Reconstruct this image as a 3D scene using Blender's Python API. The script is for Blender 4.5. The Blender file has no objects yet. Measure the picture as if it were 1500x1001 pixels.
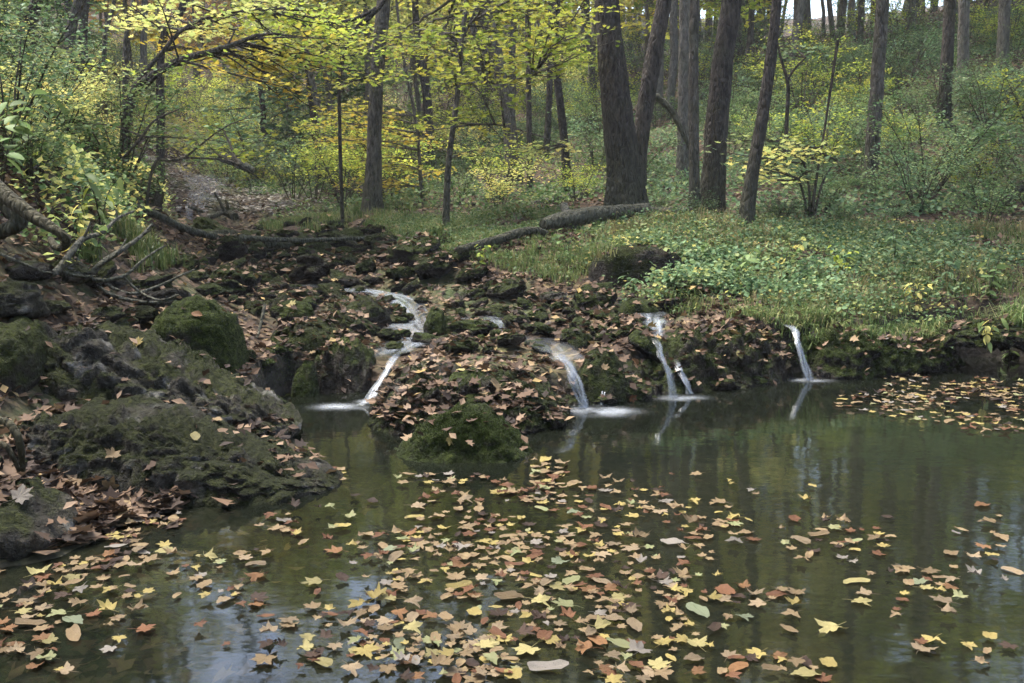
import bpy, math, random
import numpy as np
from mathutils import Vector, Matrix
from mathutils.bvhtree import BVHTree
EXPOSURE = 2.45
HAZE = 0.0007

SC = bpy.context.scene
COL = SC.collection
random.seed(11)
RNG = np.random.default_rng(11)

# ------------------------------------------------------------------ camera
CAM_H = 1.7
PITCH = math.radians(8.2)
FPX = 1458.0                        # focal length in pixels of the 1500 px wide photograph
cam_d = bpy.data.cameras.new('camera')
cam_d.sensor_width = 36.0
cam_d.lens = 36.0 * FPX / 1500.0
cam_d.clip_start = 0.05
cam_d.clip_end = 900.0
cam = bpy.data.objects.new('camera', cam_d)
cam.location = (0, 0, CAM_H)
cam.rotation_euler = (math.radians(90) - PITCH, 0, 0)
COL.objects.link(cam)
SC.camera = cam

# ------------------------------------------------------------------ sky, sun, exposure
SUN_EL, SUN_AZ = math.radians(68), math.radians(-60)      # a veiled sun high up on the left of the valley
world = bpy.data.worlds.new('World')
SC.world = world
world.use_nodes = True
wn = world.node_tree
wn.nodes.clear()
sky = wn.nodes.new('ShaderNodeTexSky')
sky.sky_type = 'NISHITA'
sky.sun_disc = False
sky.sun_elevation = SUN_EL
sky.sun_rotation = SUN_AZ
sky.air_density = 1.0
sky.dust_density = 3.0
sky.ozone_density = 1.0
hs = wn.nodes.new('ShaderNodeHueSaturation')              # a milky, thinly overcast sky
hs.inputs['Saturation'].default_value = 0.9
bg = wn.nodes.new('ShaderNodeBackground')
bg.inputs['Strength'].default_value = 0.15
wo = wn.nodes.new('ShaderNodeOutputWorld')
wn.links.new(sky.outputs[0], hs.inputs['Color'])
wn.links.new(hs.outputs[0], bg.inputs['Color'])
wn.links.new(bg.outputs[0], wo.inputs['Surface'])

sun_d = bpy.data.lights.new('sun', 'SUN')
sun_d.energy = 1.5
sun_d.angle = math.radians(18)
sun_d.color = (1.0, 0.96, 0.9)
sun = bpy.data.objects.new('sun', sun_d)
sd_ = Vector((math.sin(SUN_AZ) * math.cos(SUN_EL), math.cos(SUN_AZ) * math.cos(SUN_EL), math.sin(SUN_EL)))
sun.rotation_euler = (-sd_).to_track_quat('-Z', 'Y').to_euler()
sun.location = (0, 0, 40)
COL.objects.link(sun)

SC.view_settings.view_transform = 'Standard'
SC.view_settings.look = 'None'
SC.view_settings.gamma = 1.0
SC.view_settings.use_curve_mapping = False
SC.view_settings.exposure = EXPOSURE
SC.render.engine = 'CYCLES'
SC.cycles.max_bounces = 8
SC.cycles.diffuse_bounces = 3
SC.cycles.glossy_bounces = 3
SC.cycles.transmission_bounces = 4
SC.cycles.transparent_max_bounces = 12
SC.cycles.use_denoising = True
SC.cycles.caustics_reflective = False
SC.cycles.caustics_refractive = False
SC.cycles.use_adaptive_sampling = True
SC.cycles.adaptive_threshold = 0.02

# ------------------------------------------------------------------ pixel <-> place
CP, SP = math.cos(PITCH), math.sin(PITCH)
EYE = Vector((0, 0, CAM_H))

def ray(px, py):
    xc = (px - 750.0) / FPX
    yc = -(py - 500.5) / FPX
    return Vector((xc, CP + SP * yc, -SP + CP * yc))

def P(px, py, Y):
    d = ray(px, py)
    return EYE + d * (Y / d.y)

def W(px, py, z=0.0):
    d = ray(px, py)
    return EYE + d * ((z - CAM_H) / d.z)

def mpp(Y):                          # metres covered by one photograph pixel at depth Y
    return Y / FPX

def proj(x, y, z):
    d = Vector((x, y, z)) - EYE
    f = d.y * CP - d.z * SP
    return 750 + FPX * d.x / f, 500.5 - FPX * (d.y * SP + d.z * CP) / f

# things one can find, to say where their many neighbours stand: (px, py, depth, words)
LM_TREE = [(548,250,21,'the lone grey trunk'),(660,250,16.5,'the crooked sapling'),(912,240,16,'the widest trunk'),(942,230,18.5,'the leaning brown trunk'),(1018,250,15.2,'the pale narrow trunk'),
           (1046,240,15.6,'the great straight trunk'),(1102,250,13.6,'the slender dark trunk'),(1280,220,19,'the rough brown trunk'),(1385,150,23.5,'the dark paired trunk'),(1410,120,26.5,'the grey paired trunk'),
           (1470,80,28,'the pale corner trunk'),(746,200,27,'the forked leaning trunk'),(826,200,22,'the thin dark trunk'),(466,230,33,'the far dark trunk'),(40,60,17,'the thick corner trunk'),(105,80,20,'the straight pair'),
           (155,80,18,'the pale pole'),(185,80,17,'the mossy green pole'),(230,110,14.5,'the arching tree'),(1190,280,15,'the many-stemmed sapling'),(1152,160,20,'the bare forked sapling'),(618,250,19,'the slim golden sapling'),
           (200,290,15,'the dark earth bank'),(60,320,6.7,'the hooked root'),(278,310,26,'the distant falls'),(345,238,30,'the bleached log')]
LM_BED = [(545,565,8.7,'the left cascade'),(845,570,8,'the widest fall'),(985,550,8.7,'the twin fall'),(1172,520,9.4,'the thin fall'),(690,630,6.6,'the mossy hummock'),(290,480,7.9,'the rounded mossy boulder'),(200,560,6.9,'the lichen slab'),
          (445,560,8.6,'the upright stone'),(445,500,9.2,'the long leaning rock'),(930,395,11.7,'the square mossy block'),(1005,430,10.5,'the oval mossy rock'),(935,455,10.2,'the flat-topped rock'),(640,470,10.1,'the greenish splitting stone'),
          (720,355,12.9,'the rotten log'),(870,325,13.6,'the thick fallen log'),(440,352,15.5,'the long dead trunk'),(345,352,14.6,'the wedged dark log'),(545,310,21,'the lone grey trunk'),(70,340,6.7,'the hooked root'),
          (325,310,23,'the driftwood'),(278,310,26,'the distant falls'),(878,580,8.2,'the mossy knob'),(885,570,8.3,'the faint dribble'),(50,760,4.7,'the small shore rock'),(250,670,5.8,'the low mossy boulder')]
USED = set()
def where(adj, x, y, z, lms, fallback):
    px, py = proj(x, y, z)
    c = sorted(lms, key=lambda l: abs(l[0] - px) + 1.5 * abs(l[1] - py) * (lms is LM_BED) + 6 * abs(l[2] - y) * (lms is LM_TREE))
    for l in c[:7]:
        dx, dy = px - l[0], y - l[2]
        if abs(dx) > 330: continue
        near = 'just' if abs(dx) < 28 else 'a little' if abs(dx) < 75 else 'well' if abs(dx) < 160 else 'far'
        side = 'left of' if dx < 0 else 'right of'
        k = .35 if lms is LM_BED else 1.5
        dep = 'behind' if dy > k else 'in front of' if dy < -k else ''
        if abs(dx) < 9 and dep: t = f'{adj} directly {dep} {l[3]}'
        elif dep: t = f'{adj} {near} {side[:-3]} of and {dep} {l[3]}'
        else: t = f'{adj} beside {l[3]}, {near} {side}'.rstrip() if False else f'{adj} {near} {side} {l[3]}'
        if len(t.split()) > 16 or t in USED: continue
        USED.add(t); return t
    return fallback

# ------------------------------------------------------------------ scene-graph helpers
def tag(o, label=None, cat=None, group=None, kind=None):
    if label: o['label'] = label
    if cat: o['category'] = cat
    if group: o['group'] = group
    if kind: o['kind'] = kind
    return o

def link(name, data, parent=None, loc=None):
    o = bpy.data.objects.new(name, data)
    COL.objects.link(o)
    if parent is not None: o.parent = parent
    if loc is not None: o.location = loc
    return o

def empty(name, loc):
    o = link(name, None, None, loc)
    o.empty_display_size = 0.2
    return o

def copy_tree(o):
    c = o.copy(); COL.objects.link(c)
    for ch in [k for k in o.children]:
        d = ch.copy(); COL.objects.link(d); d.parent = c
        for g in [k for k in ch.children]:
            e = g.copy(); COL.objects.link(e); e.parent = d
    return c

class Geo:
    """collects vertices, faces (3s and 4s) and one 'tint' number and one 'extra' number per face"""
    def __init__(s):
        s.V, s.F, s.T, s.n = [], [], [], 0
    def add(s, V, F, tint=0.5):
        V = np.asarray(V, dtype=np.float64).reshape(-1, 3)
        F = np.asarray(F, dtype=np.int64)
        s.V.append(V); s.F.append(F + s.n)
        t = np.asarray(tint, dtype=np.float32)
        s.T.append(np.full(len(F), float(t), np.float32) if t.ndim == 0 else t)
        s.n += len(V)
        return s
    def data(s, name, mat, smooth=True, origin=None):
        me = bpy.data.meshes.new(name)
        if not s.V: return me
        V = np.concatenate(s.V)
        if origin is not None: V = V - np.array(origin)[None, :]
        nl = sum(f.size for f in s.F); nf = sum(len(f) for f in s.F)
        me.vertices.add(len(V)); me.vertices.foreach_set('co', V.astype(np.float32).ravel())
        me.loops.add(nl); me.polygons.add(nf)
        me.loops.foreach_set('vertex_index', np.concatenate([f.ravel() for f in s.F]).astype(np.int32))
        tot = np.concatenate([np.full(len(f), f.shape[1]) for f in s.F])
        st = np.concatenate([[0], np.cumsum(tot)[:-1]])
        me.polygons.foreach_set('loop_start', st.astype(np.int32))
        me.polygons.foreach_set('use_smooth', np.full(nf, smooth, dtype=bool))
        a = me.attributes.new('tint', 'FLOAT', 'FACE')
        a.data.foreach_set('value', np.concatenate(s.T).astype(np.float32))
        me.materials.append(mat)
        me.update(calc_edges=True)
        return me
    def build(s, name, mat, parent=None, smooth=True, origin=None):
        return link(name, s.data(name, mat, smooth, origin), parent)

# ------------------------------------------------------------------ numeric noise
def _hash(ix, iy, iz, seed):
    h = (ix * 374761393 + iy * 668265263 + iz * 2147483647 + seed * 974634777) & 0xFFFFFFFF
    h = ((h ^ (h >> 13)) * 1274126177) & 0xFFFFFFFF
    h = (h ^ (h >> 16))
    return (h & 0xFFFF) / 65535.0

def vnoise(p, seed=0):
    p = np.asarray(p, dtype=np.float64)
    i = np.floor(p).astype(np.int64); f = p - i
    f = f * f * f * (f * (f * 6 - 15) + 10)
    r = 0
    for dx in (0, 1):
        for dy in (0, 1):
            for dz in (0, 1):
                w = (f[:, 0] if dx else 1 - f[:, 0]) * (f[:, 1] if dy else 1 - f[:, 1]) * (f[:, 2] if dz else 1 - f[:, 2])
                r = r + w * _hash(i[:, 0] + dx, i[:, 1] + dy, i[:, 2] + dz, seed)
    return r * 2 - 1

def fbm(p, octaves=4, seed=0, gain=0.5, lac=2.03):
    p = np.asarray(p, dtype=np.float64)
    a, r, t = 1.0, 0, 0
    for o in range(octaves):
        r = r + a * vnoise(p, seed + o * 17); t += a
        p = p * lac; a *= gain
    return r / t

def ridged(p, octaves=4, seed=0):
    a, r, t = 1.0, 0, 0
    for o in range(octaves):
        r = r + a * (1 - 2 * np.abs(vnoise(p, seed + o * 31))); t += a
        p = p * 2.1; a *= 0.5
    return r / t

def worley(p, seed=0):
    p = np.asarray(p, dtype=np.float64)
    i = np.floor(p).astype(np.int64)
    f1 = np.full(len(p), 9.0); f2 = f1.copy()
    for dx in (-1, 0, 1):
        for dy in (-1, 0, 1):
            for dz in (-1, 0, 1):
                a, b, c = i[:, 0] + dx, i[:, 1] + dy, i[:, 2] + dz
                q = np.stack([a + _hash(a, b, c, seed), b + _hash(a, b, c, seed + 1), c + _hash(a, b, c, seed + 2)], -1)
                d = np.linalg.norm(q - p, axis=1)
                f2 = np.where(d < f1, f1, np.minimum(f2, d)); f1 = np.minimum(f1, d)
    return f1, f2

def sstep(a, b, x):
    t = np.clip((x - a) / (b - a), 0, 1)
    return t * t * (3 - 2 * t)

# ------------------------------------------------------------------ shapes
def tube(pts, radii, sides=8, rough=0.0, seed=0, cap=True, flare=None):
    """a tapered bent tube; rough = relative ring noise (bark relief)"""
    pts = np.array([list(p) for p in pts], dtype=np.float64)
    radii = np.asarray(radii, dtype=np.float64)
    n = len(pts)
    tan = np.gradient(pts, axis=0)
    tan /= np.linalg.norm(tan, axis=1)[:, None] + 1e-9
    ref = np.array([1.0, 0, 0]) if abs(tan[0][0]) < 0.8 else np.array([0, 1.0, 0])
    U = ref[None, :] - tan * (tan @ ref)[:, None]
    U /= np.linalg.norm(U, axis=1)[:, None] + 1e-9
    Wv = np.cross(tan, U)
    a = np.linspace(0, 2 * np.pi, sides, endpoint=False)
    R = np.repeat(radii[:, None], sides, 1)
    if flare is not None:                                   # root flare: a few buttresses at the base
        k, ph = flare
        R = R * (1 + k[:, None] * (0.55 + 0.45 * np.cos(5 * a + ph)[None, :] + 0.25 * np.cos(3 * a + 2 * ph)[None, :]))
    V = pts[:, None, :] + R[..., None] * (np.cos(a)[None, :, None] * U[:, None, :] + np.sin(a)[None, :, None] * Wv[:, None, :])
    if rough > 0:
        q = V.reshape(-1, 3)
        s = 1.0 / max(radii.mean(), 1e-3)
        nz = fbm(q * np.array([s * 1.6, s * 1.6, s * 0.35]), 3, seed).reshape(n, sides)
        V = V + (R * nz * rough)[..., None] * (np.cos(a)[None, :, None] * U[:, None, :] + np.sin(a)[None, :, None] * Wv[:, None, :])
    V = V.reshape(-1, 3)
    i = np.arange(n - 1)[:, None] * sides; j = np.arange(sides)[None, :]; k = (j + 1) % sides
    F = np.stack([i + j, i + k, i + sides + k, i + sides + j], -1).reshape(-1, 4)
    return V, F

def resample(pts, n):
    pts = np.array([list(p) for p in pts], dtype=np.float64)
    d = np.concatenate([[0], np.cumsum(np.linalg.norm(np.diff(pts, axis=0), axis=1))])
    t = np.linspace(0, d[-1], n)
    # smooth through the points (Catmull-Rom)
    out = []
    for x in t:
        i = min(max(np.searchsorted(d, x) - 1, 0), len(pts) - 2)
        u = (x - d[i]) / max(d[i + 1] - d[i], 1e-9)
        p0 = pts[max(i - 1, 0)]; p1 = pts[i]; p2 = pts[i + 1]; p3 = pts[min(i + 2, len(pts) - 1)]
        out.append(0.5 * ((2 * p1) + (-p0 + p2) * u + (2 * p0 - 5 * p1 + 4 * p2 - p3) * u * u + (-p0 + 3 * p1 - 3 * p2 + p3) * u ** 3))
    return np.array(out)

_ICO = {}
def ico(sub):
    if sub in _ICO: return _ICO[sub]
    import bmesh
    bm = bmesh.new()
    bmesh.ops.create_icosphere(bm, subdivisions=sub, radius=1.0)
    V = np.array([v.co[:] for v in bm.verts]); F = np.array([[v.index for v in f.verts] for f in bm.faces])
    bm.free()
    _ICO[sub] = (V, F)
    return V, F

def rock_shape(sub, dims, seed, amp=0.28, blocky=0.35, freq=1.3):
    V, F = ico(sub)
    V = V.copy()
    if blocky:                                              # pull towards a box: flat broken faces
        m = np.abs(V).max(1)[:, None]
        V = V * (1 - blocky) + (V / m * 0.85) * blocky
    r = np.random.default_rng(seed)
    for _ in range(5):                                      # a few cleaved planes
        nrm = r.normal(size=3); nrm /= np.linalg.norm(nrm); d = r.uniform(0.62, 0.9)
        h = V @ nrm - d
        V = V - np.clip(h, 0, None)[:, None] * nrm[None, :] * 0.85
    n = V / np.linalg.norm(V, axis=1)[:, None]
    o = r.uniform(-50, 50, 3)
    w1, w2 = worley(V * 2.2 + o, seed)
    V = V + n * (amp * fbm(V * freq + o, 4, seed) + amp * 0.4 * ridged(V * freq * 2.3 + o, 4, seed + 5) + amp * 0.5 * (np.minimum(w2 - w1, .5) - .3))[:, None]
    return V * np.array(dims)[None, :], F

def rock_loft(top, bot, Y, depth, seed, nu=84, nv=64, amp=0.05, p=0.75, lean=0.25, freq=3.0, strata=0.0, lump=1.0, crag=0.6, skew=0.0):
    """a boulder whose outline, seen from the water, runs along `top` and `bot` (photograph pixels at depth Y);
    its section is a rounded slab `depth` metres thick that leans back towards its top"""
    t = np.array(top, float); b = np.array(bot, float)
    x0 = min(t[0, 0], b[0, 0]); x1 = max(t[-1, 0], b[-1, 0])
    V = np.zeros((nu, nv, 3))
    a = np.linspace(0, 2 * np.pi, nv, endpoint=False)
    ca, sa = np.cos(a), np.sin(a)
    ca = np.sign(ca) * np.abs(ca) ** p; sa = np.sign(sa) * np.abs(sa) ** p
    for i in range(nu):
        u = 0.5 - 0.5 * math.cos(math.pi * i / (nu - 1))
        px = x0 + (x1 - x0) * u; Yc = Y + skew * (u - .5)
        pt = np.interp(px, t[:, 0], t[:, 1]); pb = np.interp(px, b[:, 0], b[:, 1])
        A = np.array(P(px, pt, Yc)); B = np.array(P(px, pb, Yc))
        e = max(1 - abs(2 * u - 1) ** 4, 0.0) ** 0.5
        mid = (A + B) / 2; hz = (A[2] - B[2]) / 2 * (0.15 + 0.85 * e)
        V[i, :, 0] = mid[0]
        V[i, :, 1] = Yc + depth * 0.5 * e * -ca + lean * (sa * hz)
        V[i, :, 2] = mid[2] + sa * hz
    c = V.mean(1, keepdims=True)
    n = (V - c); n /= np.linalg.norm(n, axis=2, keepdims=True) + 1e-6
    q = V.reshape(-1, 3); o = np.random.default_rng(seed).uniform(-40, 40, 3)
    wq = q + 0.05 * np.stack([fbm(q * 4 + o + k * 9, 2, seed) for k in range(3)], -1)
    w1, w2 = worley(wq * freq * 1.7 * np.array([1, 1, 1.5]) + o, seed); v1, v2 = worley(wq * freq * 4.2 + o, seed + 9)
    d = amp * (0.9 * fbm(q * freq + o, 5, seed, 0.55) + 0.8 * ridged(q * freq * 1.3 + o, 5, seed + 3)
               + lump * (0.5 - w1) + crag * (np.minimum(w2 - w1, .5) - .25) + 0.5 * lump * (0.5 - v1) + 0.6 * crag * (np.minimum(v2 - v1, .4) - .2))
    d = d - d.mean()
    if strata:
        d = d + strata * np.sign(np.sin(q[:, 2] * 60 + 3 * fbm(q * 2 + o, 2, seed))) * 0.5
    V = (V + n * d.reshape(nu, nv, 1)).reshape(-1, 3)
    i = np.arange(nu - 1)[:, None] * nv; j = np.arange(nv)[None, :]; k = (j + 1) % nv
    F = np.stack([i + j, i + nv + j, i + nv + k, i + k], -1).reshape(-1, 4)
    return V, F

# ------------------------------------------------------------------ materials
def new_mat(name):
    m = bpy.data.materials.new(name); m.use_nodes = True
    nt = m.node_tree; nt.nodes.clear()
    return m, nt, (lambda t, **k: _node(nt, t, **k)), nt.links.new

def _node(nt, t, **k):
    n = nt.nodes.new('ShaderNode' + t)
    for a, v in k.items():
        if a.startswith('i_'): n.inputs[a[2:].replace('_', ' ')].default_value = v
        else: setattr(n, a, v)
    return n

def ramp(nt, stops, interp='LINEAR'):
    r = nt.nodes.new('ShaderNodeValToRGB'); cr = r.color_ramp; cr.interpolation = interp
    while len(cr.elements) > 1: cr.elements.remove(cr.elements[-1])
    cr.elements[0].position = stops[0][0]; cr.elements[0].color = (*stops[0][1], 1)
    for p_, c_ in stops[1:]:
        e = cr.elements.new(p_); e.color = (*c_, 1)
    return r

def even(cols):
    n = len(cols)
    return [(i / max(n - 1, 1), c) for i, c in enumerate(cols)]

def leaf_mat(name, cols, trans=0.35, rough=0.5, spread=0.35):
    m, nt, N, L = new_mat(name)
    at = N('Attribute', attribute_name='tint')
    r = ramp(nt, even(cols))
    L(at.outputs['Fac'], r.inputs[0])
    oi = N('ObjectInfo')
    mr = N('MapRange'); mr.inputs['To Min'].default_value = 1 - spread; mr.inputs['To Max'].default_value = 1 + spread
    L(oi.outputs['Random'], mr.inputs['Value'])
    mx = N('Mix', data_type='RGBA', blend_type='MULTIPLY'); mx.inputs[0].default_value = 1
    L(r.outputs[0], mx.inputs[6]); L(mr.outputs[0], mx.inputs[7])
    pb = N('BsdfPrincipled'); pb.inputs['Roughness'].default_value = rough
    pb.inputs['Specular IOR Level'].default_value = 0.165
    tr = N('BsdfTranslucent')
    L(mx.outputs[2], pb.inputs['Base Color']); L(mx.outputs[2], tr.inputs['Color'])
    ms = N('MixShader'); ms.inputs[0].default_value = trans
    L(pb.outputs[0], ms.inputs[1]); L(tr.outputs[0], ms.inputs[2])
    o = N('OutputMaterial'); L(ms.outputs[0], o.inputs[0])
    return m

def flat_leaf_mat(name, a, b, rough=0.6, trans=0.12):
    """one fallen leaf: two colours mottled over the blade, veins faintly raised"""
    m, nt, N, L = new_mat(name)
    tc = N('TexCoord'); oi = N('ObjectInfo')
    va = N('VectorMath', operation='ADD'); L(tc.outputs['Object'], va.inputs[0])
    sc = N('VectorMath', operation='SCALE'); sc.inputs['Scale'].default_value = 40
    L(oi.outputs['Location'], sc.inputs[0]); L(sc.outputs[0], va.inputs[1])
    nz = N('TexNoise'); nz.inputs['Scale'].default_value = 28; nz.inputs['Detail'].default_value = 5
    L(va.outputs[0], nz.inputs['Vector'])
    r = ramp(nt, [(0.35, a), (0.62, b), (0.75, tuple(c * 0.35 for c in b))]); L(nz.outputs[0], r.inputs[0])
    at = N('Attribute', attribute_name='tint')
    mr = N('MapRange'); mr.inputs['To Min'].default_value = 0.62; mr.inputs['To Max'].default_value = 1.25
    L(oi.outputs['Random'], mr.inputs['Value'])
    mx = N('Mix', data_type='RGBA', blend_type='MULTIPLY'); mx.inputs[0].default_value = 1
    L(r.outputs[0], mx.inputs[6]); L(mr.outputs[0], mx.inputs[7])
    pb = N('BsdfPrincipled'); pb.inputs['Roughness'].default_value = rough; pb.inputs['Specular IOR Level'].default_value = 0.12
    L(mx.outputs[2], pb.inputs['Base Color'])
    tr = N('BsdfTranslucent'); L(mx.outputs[2], tr.inputs['Color'])
    ms = N('MixShader'); ms.inputs[0].default_value = trans
    L(pb.outputs[0], ms.inputs[1]); L(tr.outputs[0], ms.inputs[2])
    bp = N('Bump'); bp.inputs['Strength'].default_value = 0.35; bp.inputs['Distance'].default_value = 0.004
    L(nz.outputs[0], bp.inputs['Height']); L(bp.outputs[0], pb.inputs['Normal'])
    o = N('OutputMaterial'); L(ms.outputs[0], o.inputs[0])
    return m

def bark_mat(name, dark, light, moss=(0.045, 0.06, 0.022), moss_amt=0.5, scale=1.0):
    m, nt, N, L = new_mat(name)
    tc = N('TexCoord'); mp = N('Mapping'); mp.inputs['Scale'].default_value = (8 * scale, 8 * scale, 2.4 * scale)
    L(tc.outputs['Object'], mp.inputs[0])
    n1 = N('TexNoise'); n1.inputs['Scale'].default_value = 2.2; n1.inputs['Detail'].default_value = 7; n1.inputs['Roughness'].default_value = 0.65
    L(mp.outputs[0], n1.inputs['Vector'])
    vo = N('TexVoronoi', feature='DISTANCE_TO_EDGE'); vo.inputs['Scale'].default_value = 2.6
    L(mp.outputs[0], vo.inputs['Vector'])
    n2 = N('TexNoise'); n2.inputs['Scale'].default_value = 1.4 * scale; n2.inputs['Detail'].default_value = 5
    L(tc.outputs['Object'], n2.inputs['Vector'])
    r = ramp(nt, [(0.36, dark), (0.64, light)]); L(n1.outputs[0], r.inputs[0])
    oi = N('ObjectInfo')
    mr = N('MapRange'); mr.inputs['To Min'].default_value = 0.75; mr.inputs['To Max'].default_value = 1.25
    L(oi.outputs['Random'], mr.inputs['Value'])
    mx0 = N('Mix', data_type='RGBA', blend_type='MULTIPLY'); mx0.inputs[0].default_value = 1
    L(r.outputs[0], mx0.inputs[6]); L(mr.outputs[0], mx0.inputs[7])
    mm = ramp(nt, [(0.56 - 0.1 * moss_amt, (0, 0, 0)), (0.72, (moss_amt,) * 3)]); L(n2.outputs[0], mm.inputs[0])
    sz = N('SeparateXYZ'); L(tc.outputs['Object'], sz.inputs[0])
    lo = N('MapRange'); lo.inputs['From Min'].default_value = 0.0; lo.inputs['From Max'].default_value = 1.6; lo.inputs['To Min'].default_value = 0.8; lo.inputs['To Max'].default_value = 0.0; L(sz.outputs['Z'], lo.inputs['Value'])
    lm = N('Math', operation='MULTIPLY'); L(lo.outputs[0], lm.inputs[0]); L(n1.outputs[0], lm.inputs[1])
    mxx = N('Math', operation='MAXIMUM'); L(mm.outputs[0], mxx.inputs[0]); L(lm.outputs[0], mxx.inputs[1]); mm = mxx
    mx = N('Mix', data_type='RGBA'); L(mm.outputs[0], mx.inputs[0]); L(mx0.outputs[2], mx.inputs[6]); mx.inputs[7].default_value = (*moss, 1)
    pb = N('BsdfPrincipled'); pb.inputs['Roughness'].default_value = 0.85; pb.inputs['Specular IOR Level'].default_value = 0.2
    L(mx.outputs[2], pb.inputs['Base Color'])
    ad = N('Math', operation='MULTIPLY_ADD'); L(vo.outputs['Distance'], ad.inputs[0]); ad.inputs[1].default_value = 1.2; L(n1.outputs[0], ad.inputs[2])
    bp = N('Bump'); bp.inputs['Strength'].default_value = 1.0; bp.inputs['Distance'].default_value = 0.07
    L(ad.outputs[0], bp.inputs['Height']); L(bp.outputs[0], pb.inputs['Normal'])
    o = N('OutputMaterial'); L(pb.outputs[0], o.inputs[0])
    return m

def rock_mat(name, dark, light, moss, moss_at, wet=0.35, lichen=0.0, rnd=0.25, scale=1.0):
    """limestone with moss that prefers faces turned upwards"""
    m, nt, N, L = new_mat(name)
    ge = N('NewGeometry'); tc = N('TexCoord')
    n1 = N('TexNoise'); n1.inputs['Scale'].default_value = 6 * scale; n1.inputs['Detail'].default_value = 8; n1.inputs['Roughness'].default_value = 0.62
    n2 = N('TexNoise'); n2.inputs['Scale'].default_value = 2.1 * scale; n2.inputs['Detail'].default_value = 6
    n3 = N('TexNoise'); n3.inputs['Scale'].default_value = 90 * scale; n3.inputs['Detail'].default_value = 3
    vo = N('TexVoronoi'); vo.inputs['Scale'].default_value = 17 * scale
    for n in (n1, n2, n3, vo): L(ge.outputs['Position'], n.inputs['Vector'])
    r = ramp(nt, [(0.3, dark), (0.68, light)]); L(n1.outputs[0], r.inputs[0])
    col = r.outputs[0]
    if lichen:
        lr = ramp(nt, [(0.56, (0, 0, 0)), (0.64, (lichen,) * 3)]); n4 = N('TexNoise'); n4.inputs['Scale'].default_value = 5.5 * scale; n4.inputs['Detail'].default_value = 9
        sh = N('VectorMath', operation='ADD'); sh.inputs[1].default_value = (31, 7, 3); L(ge.outputs['Position'], sh.inputs[0]); L(sh.outputs[0], n4.inputs['Vector'])
        L(n4.outputs[0], lr.inputs[0])
        mx1 = N('Mix', data_type='RGBA'); L(lr.outputs[0], mx1.inputs[0]); L(col, mx1.inputs[6]); mx1.inputs[7].default_value = (0.34, 0.33, 0.3, 1)
        col = mx1.outputs[2]
    sx = N('SeparateXYZ'); L(ge.outputs['Normal'], sx.inputs[0])
    f = N('Math', operation='MULTIPLY_ADD'); L(sx.outputs['Z'], f.inputs[0]); f.inputs[1].default_value = 0.3; L(n2.outputs[0], f.inputs[2])
    mr = ramp(nt, [(moss_at - 0.07, (0, 0, 0)), (moss_at + 0.07, (1, 1, 1))]); L(f.outputs[0], mr.inputs[0])
    n5 = N('TexNoise'); n5.inputs['Scale'].default_value = 22 * scale; n5.inputs['Detail'].default_value = 6; n5.inputs['Roughness'].default_value = 0.7; L(ge.outputs['Position'], n5.inputs['Vector'])
    mc = ramp(nt, [(0.32, tuple(c * 0.3 for c in moss)), (0.5, moss), (0.68, (moss[0] * 2.0, moss[1] * 1.9, moss[2] * 1.6))]); L(n5.outputs[0], mc.inputs[0])
    mx = N('Mix', data_type='RGBA'); L(mr.outputs[0], mx.inputs[0]); L(col, mx.inputs[6]); L(mc.outputs[0], mx.inputs[7])
    oi = N('ObjectInfo')
    rr = N('MapRange'); rr.inputs['To Min'].default_value = 1 - rnd; rr.inputs['To Max'].default_value = 1 + rnd
    L(oi.outputs['Random'], rr.inputs['Value'])
    mm = N('Mix', data_type='RGBA', blend_type='MULTIPLY'); mm.inputs[0].default_value = 1
    L(mx.outputs[2], mm.inputs[6]); L(rr.outputs[0], mm.inputs[7])
    pb = N('BsdfPrincipled'); L(mm.outputs[2], pb.inputs['Base Color']); pb.inputs['Specular IOR Level'].default_value = 0.16
    ro = N('MapRange'); ro.inputs['To Min'].default_value = wet; ro.inputs['To Max'].default_value = 0.95
    L(mr.outputs[0], ro.inputs['Value']); L(ro.outputs[0], pb.inputs['Roughness'])
    h = N('Math', operation='MULTIPLY_ADD'); L(n3.outputs[0], h.inputs[0]); h.inputs[1].default_value = 0.3; h0 = N('Math', operation='MULTIPLY_ADD'); L(n5.outputs[0], h0.inputs[0]); h0.inputs[1].default_value = .7; L(n1.outputs[0], h0.inputs[2]); L(h0.outputs[0], h.inputs[2])
    h2 = N('Math', operation='MULTIPLY_ADD'); L(vo.outputs['Distance'], h2.inputs[0]); h2.inputs[1].default_value = 0.35; L(h.outputs[0], h2.inputs[2])
    n6 = N('TexNoise'); n6.inputs['Scale'].default_value = 38 * scale; n6.inputs['Detail'].default_value = 4; L(ge.outputs['Position'], n6.inputs['Vector'])
    pit = ramp(nt, [(0.38, (0, 0, 0)), (0.52, (1, 1, 1))]); L(n6.outputs[0], pit.inputs[0])
    h3 = N('Math', operation='MULTIPLY_ADD'); L(pit.outputs[0], h3.inputs[0]); h3.inputs[1].default_value = 0.3; L(h2.outputs[0], h3.inputs[2]); h2 = h3
    bp = N('Bump'); bp.inputs['Strength'].default_value = 1.0; bp.inputs['Distance'].default_value = 0.06 / scale
    L(h2.outputs[0], bp.inputs['Height']); L(bp.outputs[0], pb.inputs['Normal'])
    o = N('OutputMaterial'); L(pb.outputs[0], o.inputs[0])
    return m

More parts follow.
